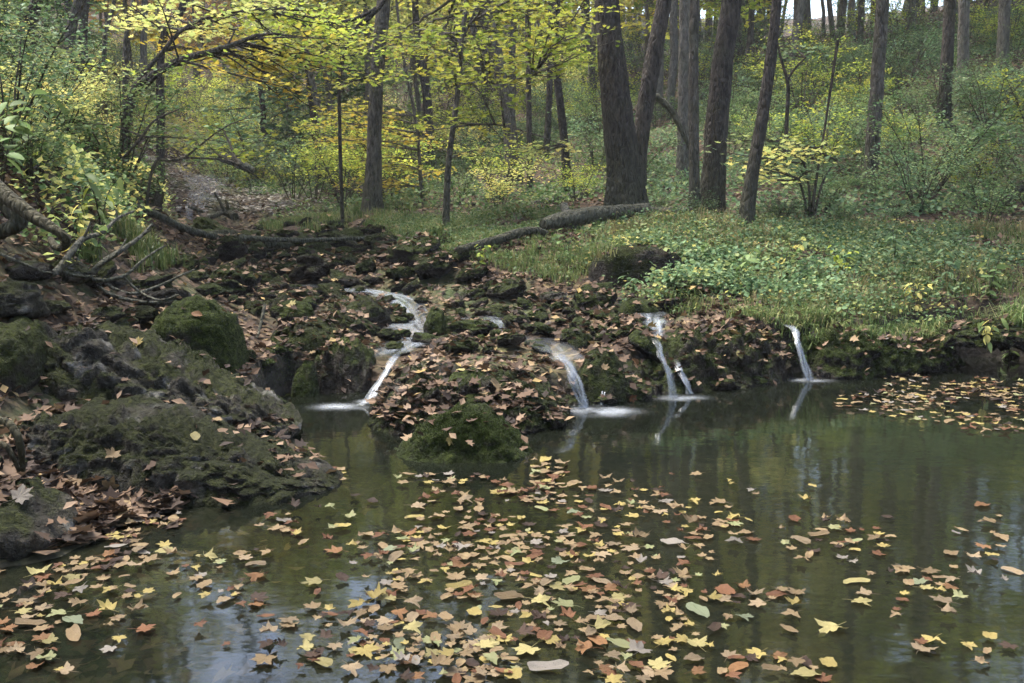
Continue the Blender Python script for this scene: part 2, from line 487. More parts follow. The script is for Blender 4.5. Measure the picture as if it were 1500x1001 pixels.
def ground_mat():
    m, nt, N, L = new_mat('forest_floor')
    ge = N('NewGeometry')
    vo = N('TexVoronoi'); vo.inputs['Scale'].default_value = 16
    nd = N('TexNoise'); nd.inputs['Scale'].default_value = 9; nd.inputs['Detail'].default_value = 3; L(ge.outputs['Position'], nd.inputs['Vector'])
    dv = N('VectorMath', operation='MULTIPLY_ADD'); L(nd.outputs['Color'], dv.inputs[0]); dv.inputs[1].default_value = (.14, .14, .14); L(ge.outputs['Position'], dv.inputs[2])
    v2 = N('TexVoronoi'); v2.inputs['Scale'].default_value = 5.5
    n1 = N('TexNoise'); n1.inputs['Scale'].default_value = 0.55; n1.inputs['Detail'].default_value = 7; n1.inputs['Roughness'].default_value = 0.65
    n2 = N('TexNoise'); n2.inputs['Scale'].default_value = 14; n2.inputs['Detail'].default_value = 6
    L(dv.outputs[0], vo.inputs['Vector'])
    for n in (v2, n1, n2): L(ge.outputs['Position'], n.inputs['Vector'])
    sx = N('SeparateColor'); L(vo.outputs['Color'], sx.inputs[0])
    r = ramp(nt, [(0, (0.02, 0.014, 0.01)), (0.4, (0.04, 0.027, 0.018)), (0.7, (0.066, 0.044, 0.028)), (0.92, (0.105, 0.072, 0.045)), (1, (0.14, 0.1, 0.05))])
    L(sx.outputs[0], r.inputs[0])
    g = ramp(nt, [(0.35, (0.03, 0.05, 0.018)), (0.7, (0.075, 0.095, 0.035))]); L(n2.outputs[0], g.inputs[0])
    k = ramp(nt, [(0.5, (0, 0, 0)), (0.66, (0.8, 0.8, 0.8))]); L(n1.outputs[0], k.inputs[0])
    mx = N('Mix', data_type='RGBA'); L(k.outputs[0], mx.inputs[0]); L(r.outputs[0], mx.inputs[6]); L(g.outputs[0], mx.inputs[7])
    # wet mud and stone close to and under the pool
    sp = N('SeparateXYZ'); L(ge.outputs['Position'], sp.inputs[0])
    w = ramp(nt, [(0.0, (1, 1, 1)), (1.0, (0, 0, 0))])
    mrz = N('MapRange'); mrz.inputs['From Min'].default_value = -0.02; mrz.inputs['From Max'].default_value = 0.07
    L(sp.outputs['Z'], mrz.inputs['Value']); L(mrz.outputs[0], w.inputs[0])
    mud = ramp(nt, [(0.3, (0.028, 0.026, 0.017)), (0.7, (0.075, 0.066, 0.042))]); L(n2.outputs[0], mud.inputs[0])
    m2 = N('Mix', data_type='RGBA'); L(w.outputs[0], m2.inputs[0]); L(mx.outputs[2], m2.inputs[6]); L(mud.outputs[0], m2.inputs[7])
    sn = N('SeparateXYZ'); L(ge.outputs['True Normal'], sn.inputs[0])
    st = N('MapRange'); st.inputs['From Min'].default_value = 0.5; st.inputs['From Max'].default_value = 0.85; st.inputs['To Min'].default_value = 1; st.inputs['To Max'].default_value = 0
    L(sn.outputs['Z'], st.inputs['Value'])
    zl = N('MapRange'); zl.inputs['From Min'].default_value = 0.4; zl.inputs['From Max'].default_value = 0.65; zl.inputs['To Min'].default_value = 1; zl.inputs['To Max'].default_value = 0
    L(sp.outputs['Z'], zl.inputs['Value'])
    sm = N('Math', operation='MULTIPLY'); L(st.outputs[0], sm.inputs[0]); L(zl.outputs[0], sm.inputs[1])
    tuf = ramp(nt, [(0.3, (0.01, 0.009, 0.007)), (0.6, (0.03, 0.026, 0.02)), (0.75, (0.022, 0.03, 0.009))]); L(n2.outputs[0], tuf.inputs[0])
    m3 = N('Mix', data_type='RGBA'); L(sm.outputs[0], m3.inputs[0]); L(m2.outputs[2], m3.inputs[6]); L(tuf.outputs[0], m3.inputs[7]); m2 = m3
    pb = N('BsdfPrincipled'); pb.inputs['Roughness'].default_value = 0.85; pb.inputs['Specular IOR Level'].default_value = 0.12
    L(m2.outputs[2], pb.inputs['Base Color'])
    h = N('Math', operation='MULTIPLY_ADD'); L(vo.outputs['Distance'], h.inputs[0]); h.inputs[1].default_value = -0.8; L(n2.outputs[0], h.inputs[2])
    bp = N('Bump'); bp.inputs['Strength'].default_value = 0.5; bp.inputs['Distance'].default_value = 0.03
    L(h.outputs[0], bp.inputs['Height']); L(bp.outputs[0], pb.inputs['Normal'])
    o = N('OutputMaterial'); L(pb.outputs[0], o.inputs[0])
    return m

def pool_mat():
    m, nt, N, L = new_mat('pool_water')
    ge = N('NewGeometry')
    mp = N('Mapping'); mp.inputs['Scale'].default_value = (1.2, 2.2, 1)
    L(ge.outputs['Position'], mp.inputs[0])
    nz = N('TexNoise'); nz.inputs['Scale'].default_value = 2.6; nz.inputs['Detail'].default_value = 3
    L(mp.outputs[0], nz.inputs['Vector'])
    bp = N('Bump'); bp.inputs['Strength'].default_value = 0.06; bp.inputs['Distance'].default_value = 0.03
    L(nz.outputs[0], bp.inputs['Height'])
    gl = N('BsdfGlossy'); gl.inputs['Roughness'].default_value = 0.05; gl.inputs['Color'].default_value = (0.95, 0.97, 1, 1)
    L(bp.outputs[0], gl.inputs['Normal'])
    tr = N('BsdfTransparent'); tr.inputs['Color'].default_value = (0.44, 0.46, 0.39, 1)
    df = N('BsdfDiffuse'); df.inputs['Color'].default_value = (0.018, 0.022, 0.014, 1)       # silt hanging in the water
    m1 = N('MixShader'); m1.inputs[0].default_value = 0.3
    L(tr.outputs[0], m1.inputs[1]); L(df.outputs[0], m1.inputs[2])
    fr = N('Fresnel'); fr.inputs['IOR'].default_value = 1.33; L(bp.outputs[0], fr.inputs['Normal'])
    ms = N('MixShader'); L(fr.outputs[0], ms.inputs[0]); L(m1.outputs[0], ms.inputs[1]); L(gl.outputs[0], ms.inputs[2])
    o = N('OutputMaterial'); L(ms.outputs[0], o.inputs[0])
    return m

def silk_mat(name, alpha=0.75, col=(0.72, 0.76, 0.8), su=16, sv=1.2, gloss=True):
    """falling or running water: white threads with clear gaps between, along UV v"""
    m, nt, N, L = new_mat(name)
    uv = N('UVMap'); mp = N('Mapping'); mp.inputs['Scale'].default_value = (su, sv, 1)
    oi = N('ObjectInfo'); L(uv.outputs[0], mp.inputs[0])
    cb = N('CombineXYZ'); ml = N('Math', operation='MULTIPLY'); ml.inputs[1].default_value = 50; L(oi.outputs['Random'], ml.inputs[0]); L(ml.outputs[0], cb.inputs[0])
    va = N('VectorMath', operation='ADD'); L(mp.outputs[0], va.inputs[0]); L(cb.outputs[0], va.inputs[1])
    nz = N('TexNoise'); nz.inputs['Scale'].default_value = 1.0; nz.inputs['Detail'].default_value = 4; L(va.outputs[0], nz.inputs['Vector'])
    r = ramp(nt, [(0.3, (0.04,) * 3), (0.72, (1, 1, 1))]); L(nz.outputs[0], r.inputs[0])
    at = N('Attribute', attribute_name='foam')
    a = N('Math', operation='MULTIPLY'); L(r.outputs[0], a.inputs[0]); L(at.outputs['Fac'], a.inputs[1])
    b = N('Math', operation='MULTIPLY'); L(a.outputs[0], b.inputs[0]); b.inputs[1].default_value = alpha; b.use_clamp = True
    df = N('BsdfDiffuse'); df.inputs['Color'].default_value = (*col, 1)
    tl = N('BsdfTranslucent'); tl.inputs['Color'].default_value = (*col, 1)
    m0 = N('MixShader'); m0.inputs[0].default_value = 0.15; L(df.outputs[0], m0.inputs[1]); L(tl.outputs[0], m0.inputs[2])
    tr = N('BsdfTransparent'); gl = N('BsdfGlossy'); gl.inputs['Roughness'].default_value = 0.18
    fr = N('Fresnel'); fr.inputs['IOR'].default_value = 1.33
    m1 = N('MixShader'); L(fr.outputs[0], m1.inputs[0]); L(tr.outputs[0], m1.inputs[1]); L(gl.outputs[0], m1.inputs[2])
    ms = N('MixShader'); L(b.outputs[0], ms.inputs[0]); L((m1 if gloss else tr).outputs[0], ms.inputs[1]); L(m0.outputs[0], ms.inputs[2])
    ed = N('Attribute', attribute_name='edge'); t2 = N('BsdfTransparent'); me_ = N('MixShader')
    L(ed.outputs['Fac'], me_.inputs[0]); L(t2.outputs[0], me_.inputs[1]); L(ms.outputs[0], me_.inputs[2])
    o = N('OutputMaterial'); L(me_.outputs[0], o.inputs[0])
    return m

M = {}
M['ground'] = ground_mat()
M['pool'] = pool_mat()
M['silk'] = silk_mat('falling_water', 0.43, (0.5, 0.54, 0.58))
M['stream'] = silk_mat('running_water', 0.62, (0.42, 0.46, 0.5), 5, 2.0)
M['foam'] = silk_mat('foam_on_water', 0.6, (0.62, 0.66, 0.7), 1.2, 1.2, False)
M['rock'] = rock_mat('mossy_limestone', (0.009, 0.0075, 0.006), (0.042, 0.034, 0.025), (0.022, 0.027, 0.007), 0.6, 0.6)
M['rock_pale'] = rock_mat('lichen_limestone', (0.012, 0.011, 0.009), (0.08, 0.071, 0.053), (0.024, 0.028, 0.009), 0.67, 0.75, 0.4)
M['moss'] = rock_mat('thick_moss', (0.009, 0.008, 0.006), (0.03, 0.026, 0.02), (0.022, 0.03, 0.006), 0.52, 0.85)
M['wet'] = rock_mat('wet_tufa', (0.01, 0.008, 0.006), (0.04, 0.031, 0.022), (0.024, 0.031, 0.008), 0.64, 0.3)
M['bark_dark'] = bark_mat('dark_ridged_bark', (0.0261, 0.0217, 0.0181), (0.0812, 0.0667, 0.0551), moss_amt=0.3)
M['bark_grey'] = bark_mat('grey_bark', (0.0490, 0.0420, 0.0336), (0.1680, 0.1456, 0.1190), moss_amt=0.45)
M['bark_pale'] = bark_mat('pale_smooth_bark', (0.07, 0.062, 0.052), (0.18, 0.16, 0.135), moss_amt=0.35)
M['dead'] = bark_mat('dead_wood', (0.05, 0.041, 0.032), (0.17, 0.14, 0.11), moss_amt=0.3)
M['root'] = bark_mat('bare_root', (0.03, 0.02, 0.015), (0.1, 0.07, 0.05), moss_amt=0.1)
M['twig'] = bark_mat('twigs', (0.03, 0.025, 0.02), (0.09, 0.07, 0.055), moss_amt=0.2)

GREEN = [(0.056, 0.106, 0.037), (0.094, 0.163, 0.053), (0.138, 0.206, 0.069), (0.225, 0.250, 0.088)]
BLUEG = [(0.064, 0.112, 0.049), (0.102, 0.177, 0.080), (0.153, 0.233, 0.107), (0.229, 0.269, 0.098)]
YELGR = [(0.184, 0.265, 0.052), (0.299, 0.380, 0.063), (0.437, 0.483, 0.075), (0.552, 0.506, 0.081)]
GOLD = [(0.3, 0.33, 0.06), (0.46, 0.43, 0.065), (0.58, 0.48, 0.08), (0.6, 0.42, 0.06)]
ORANGE = [(0.42, 0.26, 0.08), (0.55, 0.33, 0.08), (0.6, 0.38, 0.1), (0.5, 0.34, 0.14)]
PALE = [(0.276, 0.322, 0.103), (0.414, 0.448, 0.138), (0.552, 0.517, 0.161), (0.621, 0.506, 0.149)]
BROWN = [(0.014, 0.01, 0.008), (0.035, 0.023, 0.016), (0.07, 0.043, 0.027), (0.125, 0.078, 0.046), (0.21, 0.145, 0.095), (0.3, 0.21, 0.07)]
M['green'] = leaf_mat('green_leaves', GREEN)
M['blueg'] = leaf_mat('bluish_green_leaves', BLUEG)
M['yelgr'] = leaf_mat('yellow_green_leaves', YELGR, 0.55)
M['gold'] = leaf_mat('golden_leaves', GOLD, 0.55)
M['orange'] = leaf_mat('orange_leaves', ORANGE, 0.4)
M['pale'] = leaf_mat('pale_yellow_leaves', PALE, 0.5)
M['litter'] = leaf_mat('fallen_leaves', BROWN, 0.1, 0.7, 0.0)
M['drylitter'] = leaf_mat('dry_leaves', [(0.17, 0.15, 0.125), (0.27, 0.245, 0.21), (0.36, 0.33, 0.285), (0.42, 0.36, 0.25)], 0.2, 0.6, 0.0)
M['drygrass'] = leaf_mat('dry_grass', [(0.16, 0.14, 0.06), (0.24, 0.2, 0.09), (0.32, 0.26, 0.13)], 0.3)
M['grass'] = leaf_mat('grass_blades', [(0.06, 0.1, 0.03), (0.11, 0.16, 0.05), (0.16, 0.2, 0.065), (0.25, 0.23, 0.1)], 0.3)
M['mossblade'] = leaf_mat('moss_tufts', [(0.01, 0.016, 0.004), (0.025, 0.038, 0.008), (0.06, 0.085, 0.018)], 0.2, 0.8)

# ================================================================== LAND
# heights read off the photograph: (pixel x, pixel y, depth)
_cp = [
 # dam lip and the stream bed above it
 (440,520,8.9),(560,535,8.9),(620,520,9.0),(700,540,8.6),(780,545,8.3),(845,535,8.35),(920,515,8.6),(985,500,8.9),(1080,485,9.3),(1165,478,9.7),
 (1260,470,9.9),(1350,470,10.2),(1450,460,10.4),(1560,455,10.5),
 (600,480,10.4),(700,490,10.0),(800,490,9.8),(900,470,10.0),(500,440,12.0),(600,430,11.9),(720,430,11.7),(820,425,11.7),(400,420,12.7),
 (450,400,13.8),(560,385,14.2),(350,390,14.2),(300,350,19),(430,352,17.5),(530,345,17.5),(280,323,25.5),(380,322,25),(480,318,23),
 (270,302,26.6),(340,304,26.8),(300,275,33),(340,262,36),(250,270,34),
 # flats on the right of the stream
 (545,312,21),(620,330,17.5),(680,360,13.2),(770,345,14),(830,335,14.5),(915,306,16),(1040,324,15.5),(1090,331,13.6),(870,400,12),(950,380,12),(960,430,10.7),
 (1100,400,11.6),(1200,420,11.3),(1350,410,11.4),(1480,420,11.2),(1200,360,13.4),(1350,350,14),(1480,330,15),(1180,330,15),(1650,400,11.8),(1900,380,12),
 (700,310,20),(760,290,24),(620,290,27),(560,285,30),(480,280,32),
 # the slope on the right
 (1280,283,19),(1400,270,19.5),(1500,265,19.5),(1100,275,20.5),(1000,280,20.5),(1382,185,23.5),(1480,180,24),(1300,200,25),(1150,200,27),(1050,220,27),(900,225,29),
 (850,240,28),(1410,145,27),(1470,90,29),(1250,110,34),(1120,130,36),(1000,150,38),(900,175,38),(1200,72,42),(1350,50,38),(1500,20,36),(1100,85,46),(950,120,50),
 (1200,58,52),(1100,60,60),(1350,45,60),(1700,-40,36),(1700,150,24),(2200,50,26),(1300,50,80),(1000,70,80),
 # valley behind, opposite slope
 (750,225,34),(650,215,44),(700,150,55),(550,215,46),(450,225,48),(360,225,48),(330,160,62),(420,150,64),(540,140,66),(650,110,70),(800,110,66),
 (200,110,66),(100,60,66),(330,60,90),(500,50,90),(700,40,95),(0,-20,80),(-300,-40,70),
 # left bank
 (215,315,15),(150,330,12),(165,290,16.5),(232,322,15.5),(100,372,8.6),(30,330,7.4),(0,440,6.9),(60,430,7.6),(150,425,8.4),(230,420,9.6),(300,420,10.6),(200,370,11.2),
 (20,250,8.4),(90,240,10.5),(60,190,11.5),(150,220,14),(150,240,17),(245,327,17),(240,323,21),(238,320,24.5),(0,190,9.2),(130,160,17),(30,120,15),(140,200,22),(100,90,24),(0,60,22),(110,140,34),
 (-150,240,7.5),(-300,150,8),(-500,50,10),(-250,400,6.0),
 (0,640,5.4),(-150,640,4.8),(60,605,6.3),(150,655,6.25),(200,470,8.0),(330,500,8.6),(380,560,7.8),(300,640,6.5),(110,735,5.6),(50,700,5.2),(-60,760,4.4),(-250,800,3.6),
]
C = np.array([list(P(*c)) for c in _cp])
extra = np.array([[-2.5,2.6,.12],[-3.4,2.2,.5],[-1.5,0.6,.2],[0,0.3,.15],[2,0.4,.15],[5,1.0,.2],[8,2,.4],[10,6,.7],[0,-4,.9],[-6,-4,2.4],[7,-4,1.2],[-9,3,4.2],
                  [14,-2,2.5],[18,10,3.2],[-20,10,9],[-24,30,13],[-40,50,20],[-60,80,30],[30,30,13],[45,45,17],[60,60,20],[60,0,16],[-50,0,22],[0,-30,6],[-40,-30,16],[40,-30,14],
                  [-60,115,36],[-30,120,27],[0,120,24],[30,120,22],[70,120,26],[90,80,26],[-90,60,34],[90,-30,22],[-90,-30,30]], float)
C = np.concatenate([C, extra])
_c2 = 1.0
def _phi(a, b):
    d = a[:, None, :2] - b[None, :, :2]
    return np.sqrt((d ** 2).sum(-1) + _c2)
_A = _phi(C, C) - 0.0
_A[np.diag_indices(len(C))] -= 0.12                        # a little smoothing (multiquadric is conditionally negative)
_n = len(C)
_B = np.zeros((_n + 1, _n + 1)); _B[:_n, :_n] = _A; _B[_n, :_n] = 1; _B[:_n, _n] = 1
_w = np.linalg.solve(_B, np.concatenate([C[:, 2], [0]]))

def base_h(x, y):
    q = np.stack([x, y], -1)
    out = np.empty(len(q))
    for s in range(0, len(q), 20000):
        out[s:s + 20000] = _phi(q[s:s + 20000], C) @ _w[:_n] + _w[_n]
    return out

# pool outline (photograph pixels on the water plane, then points outside the frame)
_pp = [(0,835),(90,815),(170,775),(250,750),(330,728),(430,705),(455,690),(432,650),(425,620),(428,590),(470,583),(525,587),(545,604),(600,630),(690,640),(770,625),
       (805,607),(850,600),(905,593),(985,583),(1050,574),(1110,566),(1180,558),(1260,552),(1340,549),(1400,534),(1450,532),(1485,546),(1600,548)]
POOL = np.array([[W(*p).x, W(*p).y] for p in _pp] + [[8.6, 8.6], [9.6, 6.5], [8.6, 3.6], [5.5, 1.9], [1, 1.3], [-1.2, 1.5], [-2.3, 2.6], [-2.75, 3.4]])

def poly_sd(x, y, poly):
    """signed distance, negative inside"""
    d = np.full(len(x), 1e9); ins = np.zeros(len(x), bool)
    for i in range(len(poly)):
        a = poly[i]; b = poly[(i + 1) % len(poly)]
        ex, ey = b - a
        wx, wy = x - a[0], y - a[1]
        t = np.clip((wx * ex + wy * ey) / (ex * ex + ey * ey + 1e-12), 0, 1)
        d = np.minimum(d, (wx - ex * t) ** 2 + (wy - ey * t) ** 2)
        c = ((a[1] > y) != (b[1] > y)) & (x < (ex) * (y - a[1]) / (ey if abs(ey) > 1e-12 else 1e-12) + a[0])
        ins ^= c
    d = np.sqrt(d)
    return np.where(ins, -d, d)

def path_d(x, y, pts):
    d = np.full(len(x), 1e9)
    for a, b in zip(pts[:-1], pts[1:]):
        ex, ey = b[0] - a[0], b[1] - a[1]
        t = np.clip(((x - a[0]) * ex + (y - a[1]) * ey) / (ex * ex + ey * ey + 1e-9), 0, 1)
        d = np.minimum(d, (x - a[0] - ex * t) ** 2 + (y - a[1] - ey * t) ** 2)
    return np.sqrt(d)

# main thread of the brook and its side threads: (px, py, depth, width)
BROOKS = [
 [(292,322,25,1.6),(330,345,19,1.0),(395,374,15.6,.8),(440,414,12.9,1.5),(520,420,12.4,1.1),(585,433,11.7,.7),(610,455,11.0,.55),(600,480,10.4,.6),(625,495,9.95,.6),(598,512,9.6,.6),(575,530,9.2,.5),(560,548,8.95,.34)],
 [(640,452,11.0,.4),(715,458,10.7,.5),(725,475,10.3,.45),(745,488,10.0,.4),(790,500,9.6,.5),(815,520,9.0,.45),(832,533,8.6,.35)],
 [(860,440,11.2,1.2),(930,458,10.5,.9),(950,472,10.1,.4),(962,500,9.4,.26),(976,520,9.0,.2)],
 [(1120,470,10.1,.5),(1152,474,9.9,.4),(1165,480,9.72,.26)],
]
BRW = [[(P(a, b, Y).x, Y) for a, b, Y, w in br] for br in BROOKS]

def H(x, y):
    x = np.atleast_1d(np.asarray(x, float)); y = np.atleast_1d(np.asarray(y, float))
    z = base_h(x, y)
    q = np.stack([x, y, np.zeros_like(x)], -1)
    far = sstep(14, 34, y)
    z = z + (0.05 + 0.3 * far) * fbm(q * 0.55, 3, 3) + 0.035 * fbm(q * 2.6, 4, 5)
    bedm = sstep(2.6, 0.6, np.minimum(path_d(x, y, BRW[0]), path_d(x, y, BRW[1])))
    z = z + bedm * 0.04 * ridged(q * 3.2, 3, 9)
    for br in BRW[:3]:
        z = z - 0.09 * np.exp(-(path_d(x, y, br) / 0.3) ** 2)
    # step of the far falls
    xf = (x > P(215, 300, 26).x) & (x < P(560, 300, 26).x)
    z = z - np.where(xf, 0.28 * sstep(26.3, 26.0, y) * sstep(23.0, 26.0, y), 0)
    # the pool
    sd = poly_sd(x, y, POOL)
    sd = sd - 0.42 * sstep(-2.2, -1.9, x) * sstep(6.9, 7.2, y)      # the lumps of the dam stand in front of the soil
    left = sstep(-1.2, -1.8, x) * sstep(6.6, 6.0, y)
    near = sstep(2.6, 1.6, y)
    wid = 0.22 + 1.1 * np.maximum(left, near)
    k = np.clip(sd / wid, 0, 1)
    k = 1 - (1 - k) ** 2
    z_out = np.maximum(z, 0.06) * k + 0.015 * np.clip(sd / 0.05, 0, 1)
    dep = 0.5 - 0.34 * sstep(-0.2, -1.6, x) * sstep(7.0, 5.5, y)
    z_in = -dep * sstep(0.0, 0.55 + 0.7 * left, -sd) + 0.03 * fbm(q * 5, 3, 12) - 0.01
    return np.where(sd > 0, z_out, np.minimum(z_in, -0.004))

def Hs(x, y):
    return float(H([x], [y])[0])

def onG(px, py, Y):
    x = P(px, py, Y).x
    return Vector((x, Y, Hs(x, Y)))

def axis(lo, hi, a, b, step, g):
    mid = list(np.arange(a, b, step))
    up, s = [], step
    while (up[-1] if up else mid[-1]) < hi:
        s *= g; up.append((up[-1] if up else mid[-1]) + s)
    dn, s = [], step
    while (dn[-1] if dn else mid[0]) > lo:
        s *= g; dn.append((dn[-1] if dn else mid[0]) - s)
    return np.array(dn[::-1] + mid + up)

gx = axis(-95, 95, -4.6, 6.4, 0.055, 1.055)
gy = axis(-35, 125, 2.6, 12.5, 0.055, 1.035)
GX, GY = np.meshgrid(gx, gy, indexing='ij')
GZ = H(GX.ravel(), GY.ravel())
nx, ny = len(gx), len(gy)
Vg = np.stack([GX.ravel(), GY.ravel(), GZ], -1)
ii = np.arange(nx - 1)[:, None] * ny; jj = np.arange(ny - 1)[None, :]
Fg = np.stack([ii + jj, ii + ny + jj, ii + ny + jj + 1, ii + jj + 1], -1).reshape(-1, 4)
ground = Geo().add(Vg, Fg).build('ground', M['ground'])
tag(ground, 'forest floor of brown leaf litter, stream bed and wooded slopes', 'ground', None, 'structure')

pm = Geo()
pxs = np.linspace(-4.4, 10.5, 60); pys = np.linspace(0.6, 11.5, 50)
A_, B_ = np.meshgrid(pxs, pys, indexing='ij')
i0 = np.arange(59)[:, None] * 50; j0 = np.arange(49)[None, :]
pm.add(np.stack([A_.ravel(), B_.ravel(), 0 * A_.ravel()], -1), np.stack([i0 + j0, i0 + 50 + j0, i0 + 51 + j0, i0 + j0 + 1], -1).reshape(-1, 4))
pool = pm.build('pool_water', M['pool'])
tag(pool, 'dark still pool below the small falls, reflecting the trees', 'pool', None, 'structure')

# what things can rest on: ground + rocks
SURF_V, SURF_F, _sn = [], [], 0
def surf(V, F):
    global _sn
    F = np.asarray(F)
    if F.shape[1] == 4: F = np.concatenate([F[:, [0, 1, 2]], F[:, [0, 2, 3]]])
    SURF_V.append(np.asarray(V)); SURF_F.append(F + _sn); _sn += len(V)
surf(Vg, Fg)

# ================================================================== ROCKS
def rock_thing(name, VF, mat, label, cat='rock', group=None):
    V, F = VF
    c = V.mean(0); c[2] = V[:, 2].min()
    o = Geo().add(V, F).build(name, M[mat], None, True, c)
    o.location = c
    tag(o, label, cat, group)
    surf(V, F)
    return o

slab = rock_loft([(44,470),(60,466),(110,476),(150,490),(220,520),(300,556),(370,585),(420,602),(440,618)],
          [(44,520),(60,570),(110,605),(180,640),(250,660),(330,672),(400,668),(440,640)], 6.9, 1.0, 41, 190, 140, 0.06, 0.5, 0.75, 3.0, 0.02, .2, 2.3)
rock_thing('boulder', slab, 'rock_pale', 'largest grey boulder, a long slab with white lichen sloping down to the inlet', 'boulder')
low = rock_loft([(28,632),(45,607),(100,600),(170,610),(230,617),(290,640),(350,662),(410,680),(470,690),(500,700)],
          [(28,670),(60,735),(120,770),(200,765),(280,752),(360,738),(430,725),(470,716),(500,712)], 5.85, 0.95, 42, 190, 140, 0.052, 0.5, 0.7, 3.4, 0.018, .2, 2.3)
rock_thing('boulder', low, 'rock_pale', 'long low mossy boulder at the water line in front of the largest slab', 'boulder')
rock_thing('boulder', rock_loft([(228,470),(236,445),(260,438),(300,440),(335,462),(352,510),(362,560)],[(228,520),(250,560),(300,575),(340,590),(362,585)], 7.9, 0.75, 43, 96, 72, 0.045, 0.75, 0.3),
           'moss', 'rounded dark green mossy boulder standing behind the lichen slab', 'boulder')
rock_thing('boulder', rock_loft([(-60,480),(0,472),(40,470),(62,490),(70,530)],[(-60,640),(0,620),(40,610),(62,590),(70,560)], 6.5, 0.9, 44, 56, 44, 0.07),
           'rock', 'dark squat boulder beside the upper end of the lichen slab', 'boulder')
rock_thing('rock', rock_loft([(-60,745),(0,738),(45,733),(75,748),(98,772)],[(-60,830),(0,818),(45,805),(75,800),(98,790)], 4.75, 0.6, 45, 56, 40, 0.045),
           'rock_pale', 'small grey rock on the leafy shore nearest the camera', 'rock')
rock_thing('mossy_hummock', rock_loft([(568,668),(590,645),(625,622),(668,603),(700,598),(735,618),(765,642),(795,668)],[(568,690),(620,695),(700,698),(760,690),(795,684)], 6.65, 0.75, 46, 120, 80, 0.04, 0.85, 0.5, 4.0),
           'moss', 'rounded hummock of bright moss standing in the pool in front of the dam', 'mossy rock')

# the tufa dam: lumps of crusted stone side by side, all named and labelled
rock_thing('tufa_mound', rock_loft([(535,612),(550,580),(585,556),(640,548),(710,556),(770,562),(812,575),(835,592)],[(535,640),(580,660),(650,665),(720,655),(790,640),(835,620)], 7.72, 1.35, 51, 190, 120, 0.085, 0.9, 0.8, 3.2, 0, 1.2, 1.0),
           'wet', 'broad wet tufa mound heaped with brown leaves between the two left falls', 'tufa ledge')
rock_thing('tufa_ledge', rock_loft([(800,572),(815,550),(845,543),(905,535),(950,528),(985,540)],[(800,640),(850,635),(905,628),(950,622),(985,612)], 8.68, 0.85, 52, 150, 96, 0.065, 0.75, 0.5, 3.6, 0, 1.5, .6, .55),
           'wet', 'dark wet tufa ledge right beside the widest fall', 'tufa ledge')
rock_thing('tufa_ledge', rock_loft([(935,530),(965,505),(1000,488),(1050,480),(1110,480),(1156,490)],[(935,612),(1000,604),(1050,596),(1110,588),(1156,582)], 9.27, 0.85, 53, 150, 96, 0.07, 0.75, 0.5, 3.6, 0, 1.6, .6, .8),
           'wet', 'lumpy tufa ledge dotted with moss between the twin fall and the thin fall', 'tufa ledge')
rock_thing('tufa_ledge', rock_loft([(1186,500),(1200,484),(1215,480),(1240,480),(1300,492),(1350,488),(1385,505),(1400,530)],[(1186,570),(1205,572),(1240,566),(1300,545),(1350,535),(1385,535),(1400,540)], 9.97, 1.0, 54, 150, 96, 0.07, 0.75, 0.55, 3.4, 0, 1.5, .9, .65),
           'moss', 'green mossy overhanging ledge to the right of the thin fall', 'tufa ledge')
rock_thing('undercut_bank', rock_loft([(1355,500),(1385,478),(1440,474),(1500,476),(1580,480),(1680,490)],[(1355,515),(1385,505),(1440,500),(1500,510),(1580,560),(1680,570)], 9.9, 0.9, 55, 150, 96, 0.065, 0.75, 0.5, 3.6, 0, 1.5),
           'moss', 'undercut grassy bank roofing a dark hollow above the leaf raft', 'tufa ledge')
rock_thing('tufa_ledge', rock_loft([(445,560),(470,520),(505,500),(545,505),(560,545),(552,590)],[(445,600),(480,605),(520,605),(545,602),(552,600)], 8.95, 0.7, 56, 72, 48, 0.08, 0.8, 0.4),
           'wet', 'black wet rock face on the left side of the left cascade', 'tufa ledge')
rock_thing('rock', rock_loft([(427,575),(432,545),(445,532),(458,535),(468,560),(470,580)],[(427,590),(440,600),(455,600),(470,592)], 8.6, 0.28, 57, 48, 36, 0.03, 0.8, 0.3),
           'moss', 'upright mossy stone standing at the inlet by the black rock face', 'rock')
rock_thing('rock', rock_loft([(378,520),(400,485),(430,478),(470,470),(500,480),(510,500)],[(378,560),(420,570),(470,565),(500,555),(510,540)], 9.25, 0.7, 58, 64, 44, 0.05, 0.8, 0.5),
           'rock', 'long dark mossy rock leaning above the upright stone', 'rock')
rock_thing('stump_block', rock_loft([(862,385),(870,370),(905,362),(940,360),(985,368),(1010,385),(1015,400)],[(862,430),(890,440),(940,440),(985,432),(1010,425),(1015,418)], 11.7, 0.9, 59, 84, 64, 0.03, 0.33, 0.05),
           'rock', 'square mossy block at the edge of the grassy bank behind the stream', 'mossy rock')
rock_thing('rock', rock_loft([(968,430),(980,417),(1005,413),(1030,420),(1042,436)],[(968,446),(985,455),(1010,458),(1042,450)], 10.55, 0.45, 60, 48, 36, 0.03),
           'moss', 'oval dark moss-covered rock below the ivy on the right of the stream', 'rock')
rock_thing('rock', rock_loft([(903,455),(915,440),(940,436),(962,446),(968,462)],[(903,468),(930,476),(955,474),(968,468)], 10.2, 0.4, 61, 48, 36, 0.03),
           'moss', 'flat-topped mossy rock beside the dark side pool', 'rock')
rock_thing('rock', rock_loft([(860,445),(875,428),(888,432),(900,450)],[(860,455),(880,462),(900,458)], 10.5, 0.25, 62, 40, 32, 0.02),
           'rock', 'pale tilted stone at the left end of the dark side pool', 'rock')
